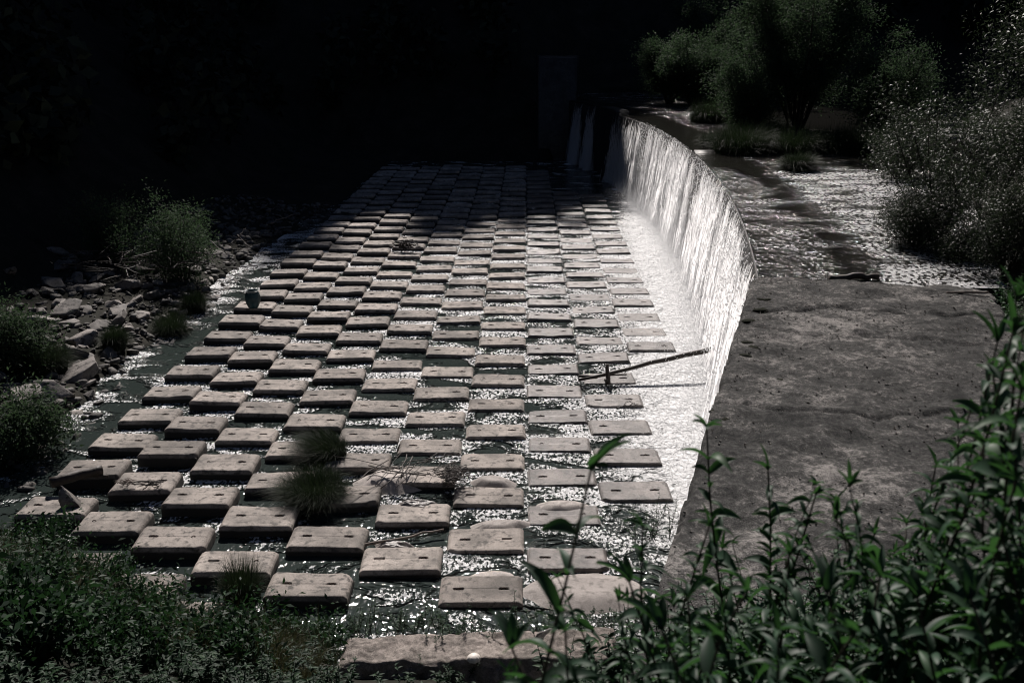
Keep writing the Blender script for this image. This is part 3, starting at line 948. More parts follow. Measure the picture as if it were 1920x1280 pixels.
mound('sand_mound', 1.55, 21.6, 2.0, 1.45, 0.20, M_SAND, 'largest pale sand mound, rounded, over the nearest block by the bank', 'sand', 3)
mound('sand_mound', -1.0, 27.75, 1.1, 0.62, 0.20, M_SAND, 'pale smooth sand bar beside the driftwood tangle', 'sand', 4, 0, -0.15)
mound('sand_mound', 1.1, 26.2, 1.2, 0.55, 0.15, M_SAND, 'pale sand bar upstream of the block behind the tall leafy stem', 'sand', 9)
mound('sand_mound', -0.7, 25.0, 1.3, 0.5, 0.15, M_SAND, 'low grey sand wedge between two blocks below the sand bar', 'sand', 14, 0, 0.2)
mound('sand_mound', -0.9, 22.2, 1.0, 0.5, 0.15, M_SAND, 'low sand wedge beside the largest sand mound', 'sand', 17, 0, 0.2)
mound('sand_mound', -4.1, 27.7, 1.5, 1.1, 0.34, M_SAND, 'pale sand sheet burying a block behind the big grass clump', 'sand', 23)
mound('silt_patch', -4.95, 21.9, 0.62, 0.42, 0.16, M_SILT, 'crumpled grey silt patch below the block with a hook', 'silt', 31, 0.30)
mound('silt_patch', -7.55, 20.7, 0.6, 0.3, 0.16, M_SILT, 'crumpled grey silt patch beside the dark grass tuft by the bank', 'silt', 32, 0.28)
mound('silt_patch', -3.1, 25.95, 1.0, 0.55, 0.24, M_SILT, 'rippled grey silt bank below the driftwood tangle', 'silt', 33, 0.32)
mound('silt_patch', -3.5, 23.8, 0.75, 0.38, 0.14, M_SILT, 'rumpled silt strip beside the lying pole', 'silt', 35, 0.26)
mound('silt_patch', -3.3, 22.75, 0.55, 0.28, 0.14, M_SILT, 'small rumpled silt patch behind the broad near block', 'silt', 36, 0.26)


# ------------------------------------------------------------------ driftwood and things left on the blocks
def bent(a, b, n=9, sag=0.0, wob=0.03, seed=0):
    a = np.array(a, float); b = np.array(b, float)
    t = np.linspace(0, 1, n)[:, None]
    rs = np.random.RandomState(seed)
    P = a + (b - a) * t
    P[:, 2] -= sag * 4 * (t[:, 0] * (1 - t[:, 0]))
    P[1:-1] += rs.normal(size=(n - 2, 3)) * wob
    return P


def pole(name, a, b, r0, r1, mat, label, twigs=(), **kw):
    mb = MB()
    P = bent(a, b, **kw)
    mb.tube(P, np.linspace(r0, r1, len(P)), 8)
    for (c, d, r) in twigs:
        Q = bent(c, d, 6, 0, 0.02, 4)
        mb.tube(Q, np.linspace(r, r * 0.5, len(Q)), 6)
    return tag(mb.build(name, mat, None, True), label, 'driftwood')


g = at(1345, 700, 0.0)
b0 = at(1085, 712, 0.25)
st = at(1140, 712, 0.25)
pole('driftwood_branch', b0, (g[0], g[1], 1.1), 0.06, 0.12, M_WOOD, 'long straight dark branch reaching from a block into the waterfall foam',
     twigs=[((st[0], st[1], 0.05), (st[0] - 0.02, st[1] + 0.15, 0.85), 0.12), (at(1085, 705, 0.3), at(1175, 702, 0.32), 0.06), ((st[0] - .1, st[1] - .1, .3), at(1140, 715, 0.2), 0.08)], wob=0.012, seed=2)
pole('driftwood_pole', at(672, 1025, 0.12), at(832, 992, 0.2), 0.045, 0.03, M_PALEWOOD, 'pale lying pole between two near blocks', wob=0.015, seed=5)
pole('driftwood_log', at(95, 905, 0.7), at(192, 880, 0.75), 0.17, 0.15, M_WOOD, 'thick dark log resting on the outermost near block', twigs=[(at(165, 888, 0.7), at(203, 893, 0.55), 0.08)], wob=0.02, seed=6)
pole('driftwood_branch', at(640, 398, 0.45), at(672, 404, 0.45), 0.06, 0.03, M_WOOD, 'thin curved branch across a block at the shade edge', wob=0.05, seed=7)
pole('driftwood_branch', at(508, 418, 0.8), at(552, 402, 1.0), 0.05, 0.03, M_PALEWOOD, 'pale bare stick on the shaded bank above the channel', wob=0.03, seed=8)
pole('driftwood_log', at(1555, 521, 6.2), at(1648, 519, 6.2), 0.11, 0.08, M_WOOD, 'dark log stranded against the top edge of the abutment', wob=0.03, seed=9)
pole('driftwood_plank', at(1775, 548, 6.32), at(1853, 548, 6.32), 0.03, 0.03, M_PALEWOOD, 'pale thin plank lying on the far edge of the abutment', wob=0.005, seed=10)
pole('driftwood_branch', at(430, 460, 0.8), at(462, 428, 1.6), 0.04, 0.02, M_WOOD, 'bare forked twig leaning beside the round bush', twigs=[(at(445, 440, 1.2), at(470, 465, 0.9), 0.03)], wob=0.05, seed=12)
pole('driftwood_twig', at(1155, 765, 0.25), at(1197, 757, 0.3), 0.022, 0.012, M_WOOD, 'small bowed twig on a wet block near the foam',
     twigs=[(at(1157, 764, 0.25), at(1185, 750, 0.42), 0.018), (at(1180, 752, 0.4), at(1197, 758, 0.25), 0.015)], wob=0.03, seed=13)
pole('driftwood_branch', at(745, 845, 0.5), at(750, 832, 0.9), 0.03, 0.02, M_WOOD, 'short bare stick standing by a block under the grass clump', wob=0.01, seed=14)


def twig_pile(center, rx, ry, n, label, seed, r=0.012, h=0.12, L=0.35, name='twig_pile', mat=M_WOOD, ang=0.3):
    rs = np.random.RandomState(seed); mb = MB()
    for k in range(n):
        p = np.array(center) + np.array([rs.normal() * rx, rs.normal() * ry, abs(rs.normal()) * h])
        a = rs.normal() * ang + (0 if rs.rand() < 0.7 else 1.2)
        d = np.array([math.cos(a), math.sin(a), rs.normal() * 0.15]) * L * rs.uniform(0.5, 1.3)
        mb.tube(bent(p - d / 2, p + d / 2, 5, 0, 0.02, k), r * rs.uniform(0.5, 1.4), 5)
    return tag(mb.build(name, mat), label, 'driftwood')


p = at(232, 905, 0.5); twig_pile((p[0], p[1], 0.5), 0.14, 0.08, 26, 'small heap of pale twigs on the block beside the log', 1, 0.011, 0.05, 0.3, mat=M_PALEWOOD)
p = at(285, 908, 0.5); twig_pile((p[0], p[1], 0.5), 0.16, 0.07, 30, 'small heap of dark sticks on the block beside the log', 2, 0.014, 0.05, 0.4)
p = at(848, 898, 0.3); twig_pile((p[0], p[1], 0.35), 0.22, 0.26, 200, 'dark tangled root clump caught between the sand and silt', 3, 0.011, 0.2, 0.35, 'driftwood_tangle', ang=2.0)
p = at(760, 890, 0.45); twig_pile((p[0], p[1], 0.55), 0.7, 0.22, 22, 'fan of long thin branches lying beside the tangled root clump', 4, 0.014, 0.1, 1.7, 'branch_pile', ang=0.22)
p = at(760, 466, 0.4); twig_pile((p[0], p[1], 0.45), 0.35, 0.15, 60, 'dark debris heap snagged on a block in the middle distance', 5, 0.03, 0.2, 0.6, 'debris_heap', ang=0.8)
p = at(240, 500, 1.5); twig_pile((p[0], p[1], 1.6), 2.5, 1.5, 90, 'sprawl of dead branches on the dark slope behind the boulders', 6, 0.02, 0.4, 1.6, 'dead_branches', M_WOOD, 1.5)
p = at(640, 800, 0.3)

# the barrel
def build_barrel():
    p = at(473, 577, 0.40)
    root = empty('barrel', (p[0] + 0.0, p[1] + 0.2, 0.37), 'dark blue-green plastic barrel with a wire handle standing on an outer block', 'barrel')
    pr = [(0.0, 0.0), (0.22, 0.0), (0.25, 0.04), (0.33, 0.22), (0.375, 0.42), (0.365, 0.58), (0.30, 0.76), (0.275, 0.82), (0.285, 0.84), (0.275, 0.86), (0.25, 0.86), (0.245, 0.80), (0.30, 0.55), (0.25, 0.15), (0.0, 0.1)]
    k = 40; a = np.arange(k) * 2 * np.pi / k
    V = np.concatenate([np.stack([r * np.cos(a), r * np.sin(a), np.full(k, z)], -1) for r, z in pr])
    n = len(pr); i = np.arange(n - 1)[:, None] * k; j = np.arange(k)[None]; j2 = (j + 1) % k
    link('barrel_body', make_mesh('barrel_body', V, np.stack([i + j, i + j2, i + k + j2, i + k + j], -1).reshape(-1, 4), smooth=True), M_DRUM, root)
    mb = MB(); t = np.linspace(math.pi, 2 * math.pi, 24)
    mb.tube(np.stack([0.315 * np.cos(t), 0.315 * np.sin(t), 0.80 + 0.03 * np.cos(t) ** 2 + 0.0 * t], -1), 0.012, 6)
    mb.build('barrel_handle', M_HANDLE, root, True)


build_barrel()

# pale dish on the ledge
def build_dish():
    k = 28; a = np.arange(k) * 2 * np.pi / k
    pr = [(0.14, 0.0), (0.135, 0.04), (0.10, 0.085), (0.05, 0.105), (0.0, 0.11)]
    V = np.concatenate([np.stack([r * (1 + 0.05 * np.cos(a * 9)) * np.cos(a), r * (1 + 0.05 * np.cos(a * 9)) * np.sin(a), np.full(k, z)], -1) for r, z in pr])
    n = len(pr); i = np.arange(n - 1)[:, None] * k; j = np.arange(k)[None]; j2 = (j + 1) % k
    o = link('shell', make_mesh('shell', V, np.stack([i + j, i + j2, i + k + j2, i + k + j], -1).reshape(-1, 4), smooth=True), M_SHELL)
    p = at(888, 1240, 1.2); o.location = (p[0], p[1] + 0.1, 1.19)
    tag(o, 'white ribbed shell-like dish on the edge of the concrete ledge', 'shell')


build_dish()


# ------------------------------------------------------------------ plants
def grass_mesh(seed, n, h, spread, lean=(0, 0), w=0.012, base=0.25):
    rs = np.random.RandomState(seed)
    a = rs.rand(n) * 6.283; r = np.sqrt(rs.rand(n)) * base
    B = np.stack([r * np.cos(a), r * np.sin(a), np.zeros(n)], -1)
    out = np.stack([np.cos(a), np.sin(a)], -1) * (0.25 + 0.9 * rs.rand(n))[:, None] + rs.normal(size=(n, 2)) * 0.35
    H = h * (0.4 + 0.85 * rs.rand(n))
    ts = np.linspace(0, 1, 6)
    S = np.stack([-np.sin(a), np.cos(a), np.zeros(n)], -1) * 0.7 + rnd_dirs(rs, n) * 0.5
    V = []
    for t in ts:
        c = B.copy()
        c[:, :2] += out * (spread * t ** 1.8)[..., None] * 1.0 if False else out * spread * t ** 1.8 + np.array(lean) * t ** 2
        c[:, 2] += H * (t - 0.42 * t ** 2.6 * np.linalg.norm(out, axis=1))
        ww = w * (1 - t * 0.9)
        V.append(c - S * ww); V.append(c + S * ww)
    V = np.stack(V, 1)
    m = 2 * len(ts)
    q = np.concatenate([[(2 * i, 2 * i + 1, 2 * i + 3, 2 * i + 2)] for i in range(len(ts) - 1)])
    Q = (np.arange(n)[:, None, None] * m + q[None]).reshape(-1, 4)
    return make_mesh('grass_tuft', V.reshape(-1, 3), Q)


def tuft(p, h, spread, n, label, seed, lean=(0, 0), w=0.012, base=0.25, mat=M_GRASS, group=None):
    o = link('grass_tuft', grass_mesh(seed, n, h, spread, lean, w, base), mat, None, tuple(p))
    return tag(o, label, 'grass tuft', group)


p = at(590, 925, 0.3); tuft((p[0], p[1], 0.15), 0.95, 0.55, 5000, 'large dark drooping grass clump growing over the blocks near the sand', 1, (-0.1, -0.15), 0.008, 0.85)
p = at(615, 850, 0.3); tuft((p[0], p[1], 0.2), 0.95, 0.55, 3500, 'windswept green grass clump just upstream of the largest grass clump', 2, (-0.45, -0.1), 0.008, 0.6)
p = at(455, 1125, 0.3); tuft((p[0], p[1], 0.2), 1.3, 0.3, 2200, 'dark upright grass tuft between the near blocks and weeds', 3, (0, 0), 0.008, 0.42)
for (x, y, h, sp, b, lab, sd) in [(318, 600, 1.9, 0.9, 0.7, 'largest grass tuft on the rock bank, round and dark', 11), (362, 562, 1.4, 0.7, 0.5, 'grass tuft below the round bush on the rock bank', 12),
                                  (214, 640, 1.3, 0.6, 0.45, 'small round grass tuft standing on the flat slab', 13), (85, 685, 1.6, 0.9, 0.8, 'pale grass tuft beside the leafy bush on the near rock bank', 14)]:
    p = at(x, y, 0.6); p[2] = land(p[0], p[1]); tuft(p, h * 0.85, sp * 0.6, 3000, lab, sd, (0.1, -0.1), 0.011, b)
for (x, y, h, sp, b, lab, sd) in [(1495, 318, 1.1, 1.1, 0.5, 'lone low grass tuft in the upper pool before the island', 21), (1335, 228, 2.0, 1.2, 1.3, 'bright grass fringe at the upstream tip of the island', 22),
                                  (1390, 285, 1.9, 1.4, 1.3, 'dark grass bank under the great willow on the pool side', 23), (1630, 285, 2.0, 1.6, 1.5, 'grass bank under the willow on the side of the far rapids', 24),
                                  (1480, 285, 1.7, 1.2, 1.4, 'dark sedge in the deepest shade under the willow', 25), (1350, 275, 1.3, 1.0, 0.9, 'pale olive grass at the nearest corner of the island', 26),
                                  (1440, 270, 1.6, 1.2, 1.6, 'sedge between the willow bush and the water', 27), (1560, 282, 1.8, 1.2, 1.6, 'tall sedge before the trunks of the great willow', 28), (1420, 250, 1.6, 1.0, 1.6, 'grass on the crown of the island under the willow bush', 29)]:
    p = at(x, y, 6.1); tuft((p[0], p[1], 6.0), h, sp * 0.6, 4000, lab, sd, (0.1, -0.1), 0.015, b * 1.3)


def curve(a, d, L, n, up, rs, wob=0.06):
    P = [np.array(a, float)]; d = np.array(d, float); d /= np.linalg.norm(d)
    for i in range(n):
        d = d + np.array([0, 0, up / n]) + rs.normal(size=3) * wob
        d /= np.linalg.norm(d)
        P.append(P[-1] + d * L / n)
    return np.array(P), d


def tree_parts(seed, H, R, n_limbs, n_leaf, leaf, clump, trunk_r, spread=0.6, droop=0.0, low=0.25, aspect=0.36, bushy=1.0, ymul=1.0):
    """limbs from the base, side branches, leaves in clumps round the side branches"""
    rs = np.random.RandomState(seed)
    wood = MB(); lv = MB()
    C = []
    for k in range(n_limbs):
        a = 6.283 * (k + rs.rand()) / n_limbs
        s = spread * (0.35 + 0.9 * rs.rand())
        d = np.array([math.cos(a) * s, math.sin(a) * s * ymul, 1.0])
        L = H * (0.7 + 0.35 * rs.rand()) / math.sqrt(1 + 0.35 * s * s)
        P, dd = curve((math.cos(a) * trunk_r * 1.5, math.sin(a) * trunk_r * 1.5, -0.2), d, L, 9, 0.25 - droop, rs, 0.07)
        wood.tube(P, np.linspace(trunk_r, trunk_r * 0.16, len(P)) * (0.7 + 0.5 * rs.rand()), 6)
        nb = int(9 * bushy)
        for j in range(nb):
            t = low + (1 - low) * (j + rs.rand()) / nb
            i = min(int(t * 9), 8); q = P[i] + (P[i + 1] - P[i]) * (t * 9 - i)
            b = rs.rand() * 6.283
            bd = np.array([math.cos(b), math.sin(b), 0.35 + 0.5 * rs.rand() - droop])
            bl = R * (0.35 + 0.5 * rs.rand()) * (1.15 - 0.6 * t)
            B, _ = curve(q, bd, bl, 5, 0.1 - droop, rs, 0.12)
            wood.tube(B, np.linspace(trunk_r * 0.28, trunk_r * 0.05, len(B)), 4, False)
            for e in (2, 3, 4, 5):
                C.append((B[e], clump * (0.6 + 0.6 * rs.rand()), B[e] - B[e - 1]))
    C_p = np.array([c[0] for c in C]); C_r = np.array([c[1] for c in C]); C_d = np.array([c[2] for c in C])
    C_d /= np.linalg.norm(C_d, axis=1)[:, None]
    idx = rs.randint(len(C), size=n_leaf)
    P = C_p[idx] + rs.normal(size=(n_leaf, 3)) * (C_r[idx] * 0.5)[:, None]
    D = C_d[idx] * 0.8 + rnd_dirs(rs, n_leaf) * 0.9 + np.array([0, 0, -0.15 - droop])
    Nn = rnd_dirs(rs, n_leaf) + np.array([0, 0, 1.0])
    L = leaf * (0.6 + 0.8 * rs.rand(n_leaf))
    lv.quads(P, D, Nn, L, L * aspect)
    return wood, lv


def tree(name, p, label, cat, leafm, group=None, parts=('trunk', 'crown'), rz=0.0, **kw):
    root = empty(name, tuple(p), label, cat, group)
    root.rotation_euler = (0, 0, rz)
    wd, lv = tree_parts(**kw)
    wd.build(parts[0], M_BARK, root, True)
    lv.build(parts[1], leafm, root)
    return root


SP = ('stems', 'foliage')
# island in the upper pool
def isle(cx, cy, rx, ry, h, label):
    n, m = 48, 14
    a = np.linspace(0, 2 * np.pi, n, endpoint=False); r = np.linspace(0, 1, m)
    A, R_ = np.meshgrid(a, r); R2 = R_ * (1 + 0.3 * fbm(np.cos(A) * 1.3, np.sin(A) * 1.3, 3))
    X = cx + np.cos(A) * R2 * rx; Y = cy + np.sin(A) * R2 * ry
    Z = 5.95 + h * (1 - sstep(0.2, 1.05, R_)) + 0.12 * fbm(X, Y, 3)
    i = np.arange(m - 1)[:, None] * n; j = np.arange(n)[None]; j2 = (j + 1) % n
    o = link('island_ground', make_mesh('island_ground', np.stack([X, Y, Z], -1).reshape(-1, 3), np.stack([i + j, i + j2, i + n + j2, i + n + j], -1).reshape(-1, 4), smooth=True), M_EARTH)
    struct(o)


isle(19.5, 70, 6.6, 8.0, 0.4, '')
p = at(1500, 245, 6.3)
tree('willow_tree', (p[0], p[1] + 1, 6.2), 'great many-stemmed willow standing on the pool island', 'tree', M_WILLOW, seed=1, H=13.5, R=4.4, n_limbs=16, n_leaf=90000, leaf=0.19, clump=1.0, trunk_r=0.14, spread=0.42, low=0.22)
p = at(1405, 250, 6.3)
tree('willow_bush', (p[0], p[1], 6.2), 'leafy willow bush pressed against the great willow on the waterfall side', 'bush', M_WILLOW, None, SP, seed=2, H=6.2, R=2.8, n_limbs=9, n_leaf=32000, leaf=0.17, clump=0.8, trunk_r=0.08, spread=0.5, low=0.1)
p = at(1660, 265, 6.3)
tree('willow_bush', (p[0], p[1], 6.2), 'lower willow bush on the far rapids side of the great willow', 'bush', M_WILLOW, None, SP, seed=3, H=6.8, R=2.8, n_limbs=9, n_leaf=30000, leaf=0.17, clump=0.8, trunk_r=0.08, spread=0.6, low=0.15)
# behind the island
for (x, y, H, R, lab, sd) in [(1300, 195, 7.0, 3.0, 'dim rounded tree behind the far end of the pool', 5), (1255, 190, 6.0, 3.0, 'lowest dim bush on the far pool shore nearest the weir', 6),
                              (1335, 175, 11, 3.6, 'tall dim tree rising above the rounded one', 7), (1385, 190, 8, 3.2, 'dim tree half hidden by the great willow', 8)]:
    p = at(x, y, 6.3)
    tree('willow_tree', (p[0], p[1], 6.1), lab, 'tree', M_WILLOW, 'trees on the far pool shore', seed=sd, H=H, R=R, n_limbs=8, n_leaf=26000, leaf=0.24, clump=1.0, trunk_r=0.12, spread=0.5, low=0.2)
# right bank of the pool
for (x, y, z, H, R, nl, lab, sd, sp, lf) in [
        (1760, 430, 6.3, 6.2, 2.0, 13000, 'open thin-branched willow shrub over the pool shore', 31, 0.75, 0.12),
        (1850, 400, 6.5, 6.5, 2.2, 15000, 'open willow shrub beside the tall glossy tree', 32, 0.6, 0.12),
        (1720, 455, 6.2, 2.3, 1.5, 22000, 'low glossy bush hanging over the water by the abutment', 33, 0.8, 0.085),
        (1800, 470, 6.3, 2.4, 1.5, 24000, 'dense glossy bush behind the far edge of the abutment', 34, 0.6, 0.085),
        (1890, 500, 6.4, 2.6, 1.4, 22000, 'dense glossy bush at the outer corner of the abutment', 35, 0.5, 0.085),
        (1690, 330, 6.2, 3.4, 1.8, 12000, 'pale spotted willow shrub at the bend of the pool', 36, 0.8, 0.12)]:
    p = at(x, y, z)
    tree('willow_shrub', (p[0], p[1], land(p[0], p[1]).item() if land(p[0], p[1]) > 5 else 6.0), lab, 'shrub', M_GLOSSY, 'willow shrubs on the pool shore', SP, seed=sd, H=H, R=R, n_limbs=9, n_leaf=nl, leaf=lf, clump=0.6, trunk_r=0.05, spread=sp, low=0.15, aspect=0.3)
p = along(2000, 420, 33.0)
tree('willow_tree', (p[0], p[1], float(land(p[0], p[1]))), 'tall glossy willow at the outer edge of the pool shore', 'tree', M_GLOSSY, seed=41, H=12.0, R=2.4, n_limbs=9, n_leaf=70000, leaf=0.11, clump=0.8, trunk_r=0.12, spread=0.22, low=0.1, aspect=0.3)
# rock bank and dark slope
for (x, y, H, R, nl, lab, sd) in [(345, 525, 4.6, 2.6, 13000, 'round willow bush standing over the rock bank', 51), (210, 490, 4.0, 2.2, 6000, 'dim bush on the dark slope behind the round bush', 52),
                                  (25, 690, 3.0, 1.8, 9000, 'leafy bush at the edge of the picture beyond the near shallows', 53), (60, 900, 2.2, 1.8, 9000, 'dark leafy bush beside the log on the near bank', 54)]:
    p = at(x, y, 1.0); z = float(land(p[0], p[1]))
    p = at(x, y, z)
    tree('willow_bush', (p[0], p[1], float(land(p[0], p[1])) - 0.1), lab, 'bush', M_WILLOW, None, SP, seed=sd, H=H, R=R, n_limbs=10, n_leaf=nl, leaf=0.15, clump=0.65, trunk_r=0.05, spread=0.7, low=0.08)


# ------------------------------------------------------------------ weeds of the near bank
def weed_clump(mb, st, p, rs, n_st, h, leaf, fine=False):
    for k in range(n_st):
        a = rs.rand() * 6.283; s = 0.15 + 0.5 * rs.rand()
        P, d = curve(p + np.array([rs.normal() * 0.12, rs.normal() * 0.12, -0.05]), (math.cos(a) * s, math.sin(a) * s, 1), h * (0.5 + 0.6 * rs.rand()), 6, 0.2, rs, 0.08)
        st.tube(P, np.linspace(0.010, 0.003, len(P)), 4, False)
        n = int(26 * h + 12)
        t = 0.12 + 0.88 * rs.rand(n); i = np.minimum((t * 6).astype(int), 5)
        q = P[i] + (P[i + 1] - P[i]) * (t * 6 - i)[:, None]
        b = rs.rand(n) * 6.283
        D = np.stack([np.cos(b), np.sin(b), 0.15 + 0.5 * rs.rand(n)], -1)
        N = np.stack([-np.cos(b) * 0.4, -np.sin(b) * 0.4, np.ones(n)], -1) + rs.normal(size=(n, 3)) * 0.35
        L = leaf * (0.6 + 0.7 * rs.rand(n)) * (1.15 - 0.5 * t)
        if fine: strips(mb, q, D, N, L, L * 0.33, 0.3 + 0.8 * rs.rand(n))
        else: mb.quads(q, D, N, L, L * 0.32)


def build_weeds():
    rs = np.random.RandomState(77)
    mb, st = MB(), MB()
    n = 0
    while n < 620:
        x = rs.uniform(-20, 1.2); y = rs.uniform(9.5, 29)
        z = float(land(x, y))
        yn = np.interp(x, [-24, -17, -12, -8, -4, 2], [29, 24.6, 22.3, 19.4, 18.4, 17.6])
        if y > yn + 0.15 or (-4.0 < x < 2.2 and 14.6 < y < 18.5): continue
        if y > yn - 0.1 and rs.rand() < 0.5: continue
        weed_clump(mb, st, np.array([x, y, z]), rs, rs.randint(4, 8), rs.uniform(0.3, 1.1), rs.uniform(0.10, 0.20), y < 17)
        n += 1
    o = mb.build('weeds', M_WEED); tag(o, 'mass of leafy weeds covering the near bank below the blocks', 'weeds', kind='stuff')
    # the weed stems belong to the same mass
    s2 = st.build('weed_stems', M_STEM, o)
    # grass among the weeds
    V = []; Q = []; off = 0
    for k in range(520):
        x = rs.uniform(-18, -1.5) if k % 2 == 0 else rs.normal() * 1.8 - 6.5; yn = np.interp(x, [-24, -17, -12, -8, -4, 2], [29, 24.6, 22.3, 19.4, 18.4, 17.6])
        y = yn - rs.uniform(-0.3, 4.0)
        if -4.0 < x < 2 and y < 18.6: continue
        me = grass_mesh(900 + k, 70, rs.uniform(0.6, 1.3), 0.35, (0, 0), 0.007, 0.35)
        v = np.empty(len(me.vertices) * 3, np.float32); me.vertices.foreach_get('co', v); v = v.reshape(-1, 3) + np.array([x, y, float(land(x, y))])
        q = np.array([pp.vertices[:] for pp in me.polygons]); V.append(v); Q.append(q + off); off += len(v)
        bpy.data.meshes.remove(me)
    o = link('grass', make_mesh('grass', np.concatenate(V), np.concatenate(Q)), M_DRYGRASS)
    tag(o, 'wispy olive grass growing through the near bank weeds', 'grass', kind='stuff')


build_weeds()


for (x, y, H, lab, sd) in [(60, 1000, 1.7, 'leafy bush below the upright boulder at the picture edge', 61), (165, 1065, 1.5, 'leafy bush under the shadow of the blocks with the broken corner', 62),
                           (50, 1120, 1.6, 'second leafy bush down the bank from the upright boulder', 63), (260, 1120, 1.3, 'leafy bush where the near bank meets the dark still water', 64),
                           (140, 1190, 1.5, 'bush in the middle of the near weeds', 65), (345, 1185, 1.2, 'leafy bush under the dark upright grass tuft', 66),
                           (470, 1185, 1.1, 'low bush in front of the last block by the near bank', 67), (570, 1190, 1.2, 'bush growing beside the end of the concrete ledge', 68),
                           (250, 1250, 1.5, 'broad bush low on the near bank under the middle bush', 69), (40, 1240, 1.7, 'large-leaved bush lowest on the near bank', 70), (430, 1260, 1.4, 'bush low on the near bank towards the ledge', 71)]:
    p = at(x, y, 1.5); z = float(land(p[0], p[1])); p = at(x, y, z + H * 0.5)
    tree('leafy_bush', (p[0], p[1], float(land(p[0], p[1])) - 0.1), lab, 'bush', M_WEED, 'leafy bushes on the near bank', SP, seed=sd, H=H, R=0.9, n_limbs=9, n_leaf=3800, leaf=0.13 if sd != 70 else 0.2, clump=0.4, trunk_r=0.02, spread=0.8, low=0.1, aspect=0.4)


# low plants along the ledge
def low_plant(p, h, n, label, seed, leaf=0.1, name='leafy_weed'):
    rs = np.random.RandomState(seed); mb, st = MB(), MB()
    for k in range(n):
        q = np.array([rs.normal() * 0.28, rs.normal() * 0.14, 0])
        weed_clump(mb, st, q, rs, 3, h, leaf)
    root = empty(name, tuple(p), label, 'plant', 'leafy plants round the ledge')
    mb.build('foliage', M_WEED, root); st.build('stems', M_STEM, root)


for (x, y, z, h, n, lab, sd) in [(985, 1180, 0.3, 0.85, 7, 'bushy willow-leaved weed before the largest sand mound', 1), (1065, 1185, 0.3, 0.8, 6, 'bushy weed next to the tall leafy stem under the sand mound', 2),
                                 (920, 1190, 0.3, 0.7, 5, 'bushy weed behind the crack in the ledge', 3), (790, 1180, 0.3, 0.75, 6, 'mixed weed clump behind the ledge at the last glittering gap', 4),
                                 (720, 1185, 0.3, 0.7, 6, 'loose weed clump behind the near corner of the ledge', 5), (1150, 1190, 0.4, 0.8, 6, 'dark bushy weed at the foot of the abutment', 6),
                                 (870, 1200, 1.1, 0.5, 3, 'dark dead weed growing in the crack of the ledge', 7), (1235, 1010, 1.0, 1.1, 5, 'thin weed hanging at the abutment edge over the foam', 8),
                                 (850, 1270, 0.9, 0.5, 4, 'low dry weed under the white shell-like dish', 9), (660, 1190, 0.5, 0.9, 6, 'tall weed clump hiding the end of the ledge', 10)]:
    p = at(x, y, z); low_plant(p, h, n, lab, sd)


# ------------------------------------------------------------------ leafy stems right before the camera
def near_leaf(mb, p, d, n, L, W, curl, rs):
    d = d / np.linalg.norm(d); s = np.cross(d, n); s /= np.linalg.norm(s) + 1e-9; n = np.cross(s, d)
    ts = np.linspace(0, 1, 8)
    V = []
    for t in ts:
        c = p + d * L * (t - 0.12 * abs(curl) * t * t) - n * curl * L * t * t * 0.6
        wv = W * 0.5 * (math.sin(math.pi * min(1, 0.06 + t * 0.94) ** 0.75) ** 0.8 if t < 1 else 0.02)
        fold = 0.28 * wv
        V += [c - s * wv + n * fold, c - n * 0.002, c + s * wv + n * fold]
    Q = []
    for i in range(len(ts) - 1):
        a = 3 * i
        Q += [(a, a + 1, a + 4, a + 3), (a + 1, a + 2, a + 5, a + 4)]
    mb.add(np.array(V), np.array(Q))


def stem_mesh(seed, h, leaf, pairs, top_dense=True, lean=0.12, sidebr=3):
    rs = np.random.RandomState(seed); st, lv = MB(), MB()

    def shoot(a, d, L, r, n, lf):
        P, _ = curve(a, d, L, 12, 0.12, rs, 0.07)
        st.tube(P, np.linspace(r, r * 0.3, len(P)), 7, True)
        for k in range(n):
            t = 0.14 + 0.84 * (k / n) ** 0.85
            i = min(int(t * 12), 11); q = P[i] + (P[i + 1] - P[i]) * (t * 12 - i)
            b = k * 2.4 + rs.normal() * 0.4
            for bb in (b, b + math.pi + rs.normal() * 0.3):
                up = 0.15 + 0.5 * t + rs.normal() * 0.3
                D = np.array([math.cos(bb), math.sin(bb), up])
                N = np.array([-math.cos(bb) * 0.6, -math.sin(bb) * 0.6, 1.0]) + rs.normal(size=3) * 0.3
                l = lf * (0.6 + 0.6 * rs.rand()) * (1.0 if t < 0.75 else 1.25 - t * 0.75)
                near_leaf(lv, q, D, N, l, l * (0.25 + 0.12 * rs.rand()), 0.4 + 0.9 * rs.rand(), rs)
        for k in range(5):
            D = np.array([rs.normal() * 0.8, rs.normal() * 0.8, 0.9])
            near_leaf(lv, P[-1], D, np.array([-D[0], -D[1], 1.0]) + rs.normal(size=3) * 0.3, lf * (0.3 + 0.25 * rs.rand()), lf * 0.12, 0.5, rs)
        return P
    a = rs.rand() * 6.283
    P = shoot((0, 0, 0), (math.cos(a) * lean, math.sin(a) * lean, 1), h, 0.0075, pairs, leaf)
    for k in range(sidebr):
        i = rs.randint(3, 9); b = rs.rand() * 6.283
        shoot(P[i], (math.cos(b) * 0.8, math.sin(b) * 0.8, 0.9), h * 0.3 * (0.7 + rs.rand() * 0.6), 0.004, 13, leaf * 0.75)
    return st.mesh('stem', True), lv.mesh('leaves'), P[-1].copy()


VAR = [stem_mesh(300 + k, 1.5, (0.105, 0.13, 0.085, 0.115)[k % 4], (54, 44, 70, 58)[k % 4], sidebr=5 + k % 4, lean=0.10 + 0.05 * (k % 4)) for k in range(10)]
BIG = stem_mesh(330, 1.5, 0.165, 24, sidebr=0, lean=0.03)
for s_, l_, _tip in VAR + [BIG]:
    s_.materials.append(M_STEM); l_.materials.append(M_NEARLEAF)


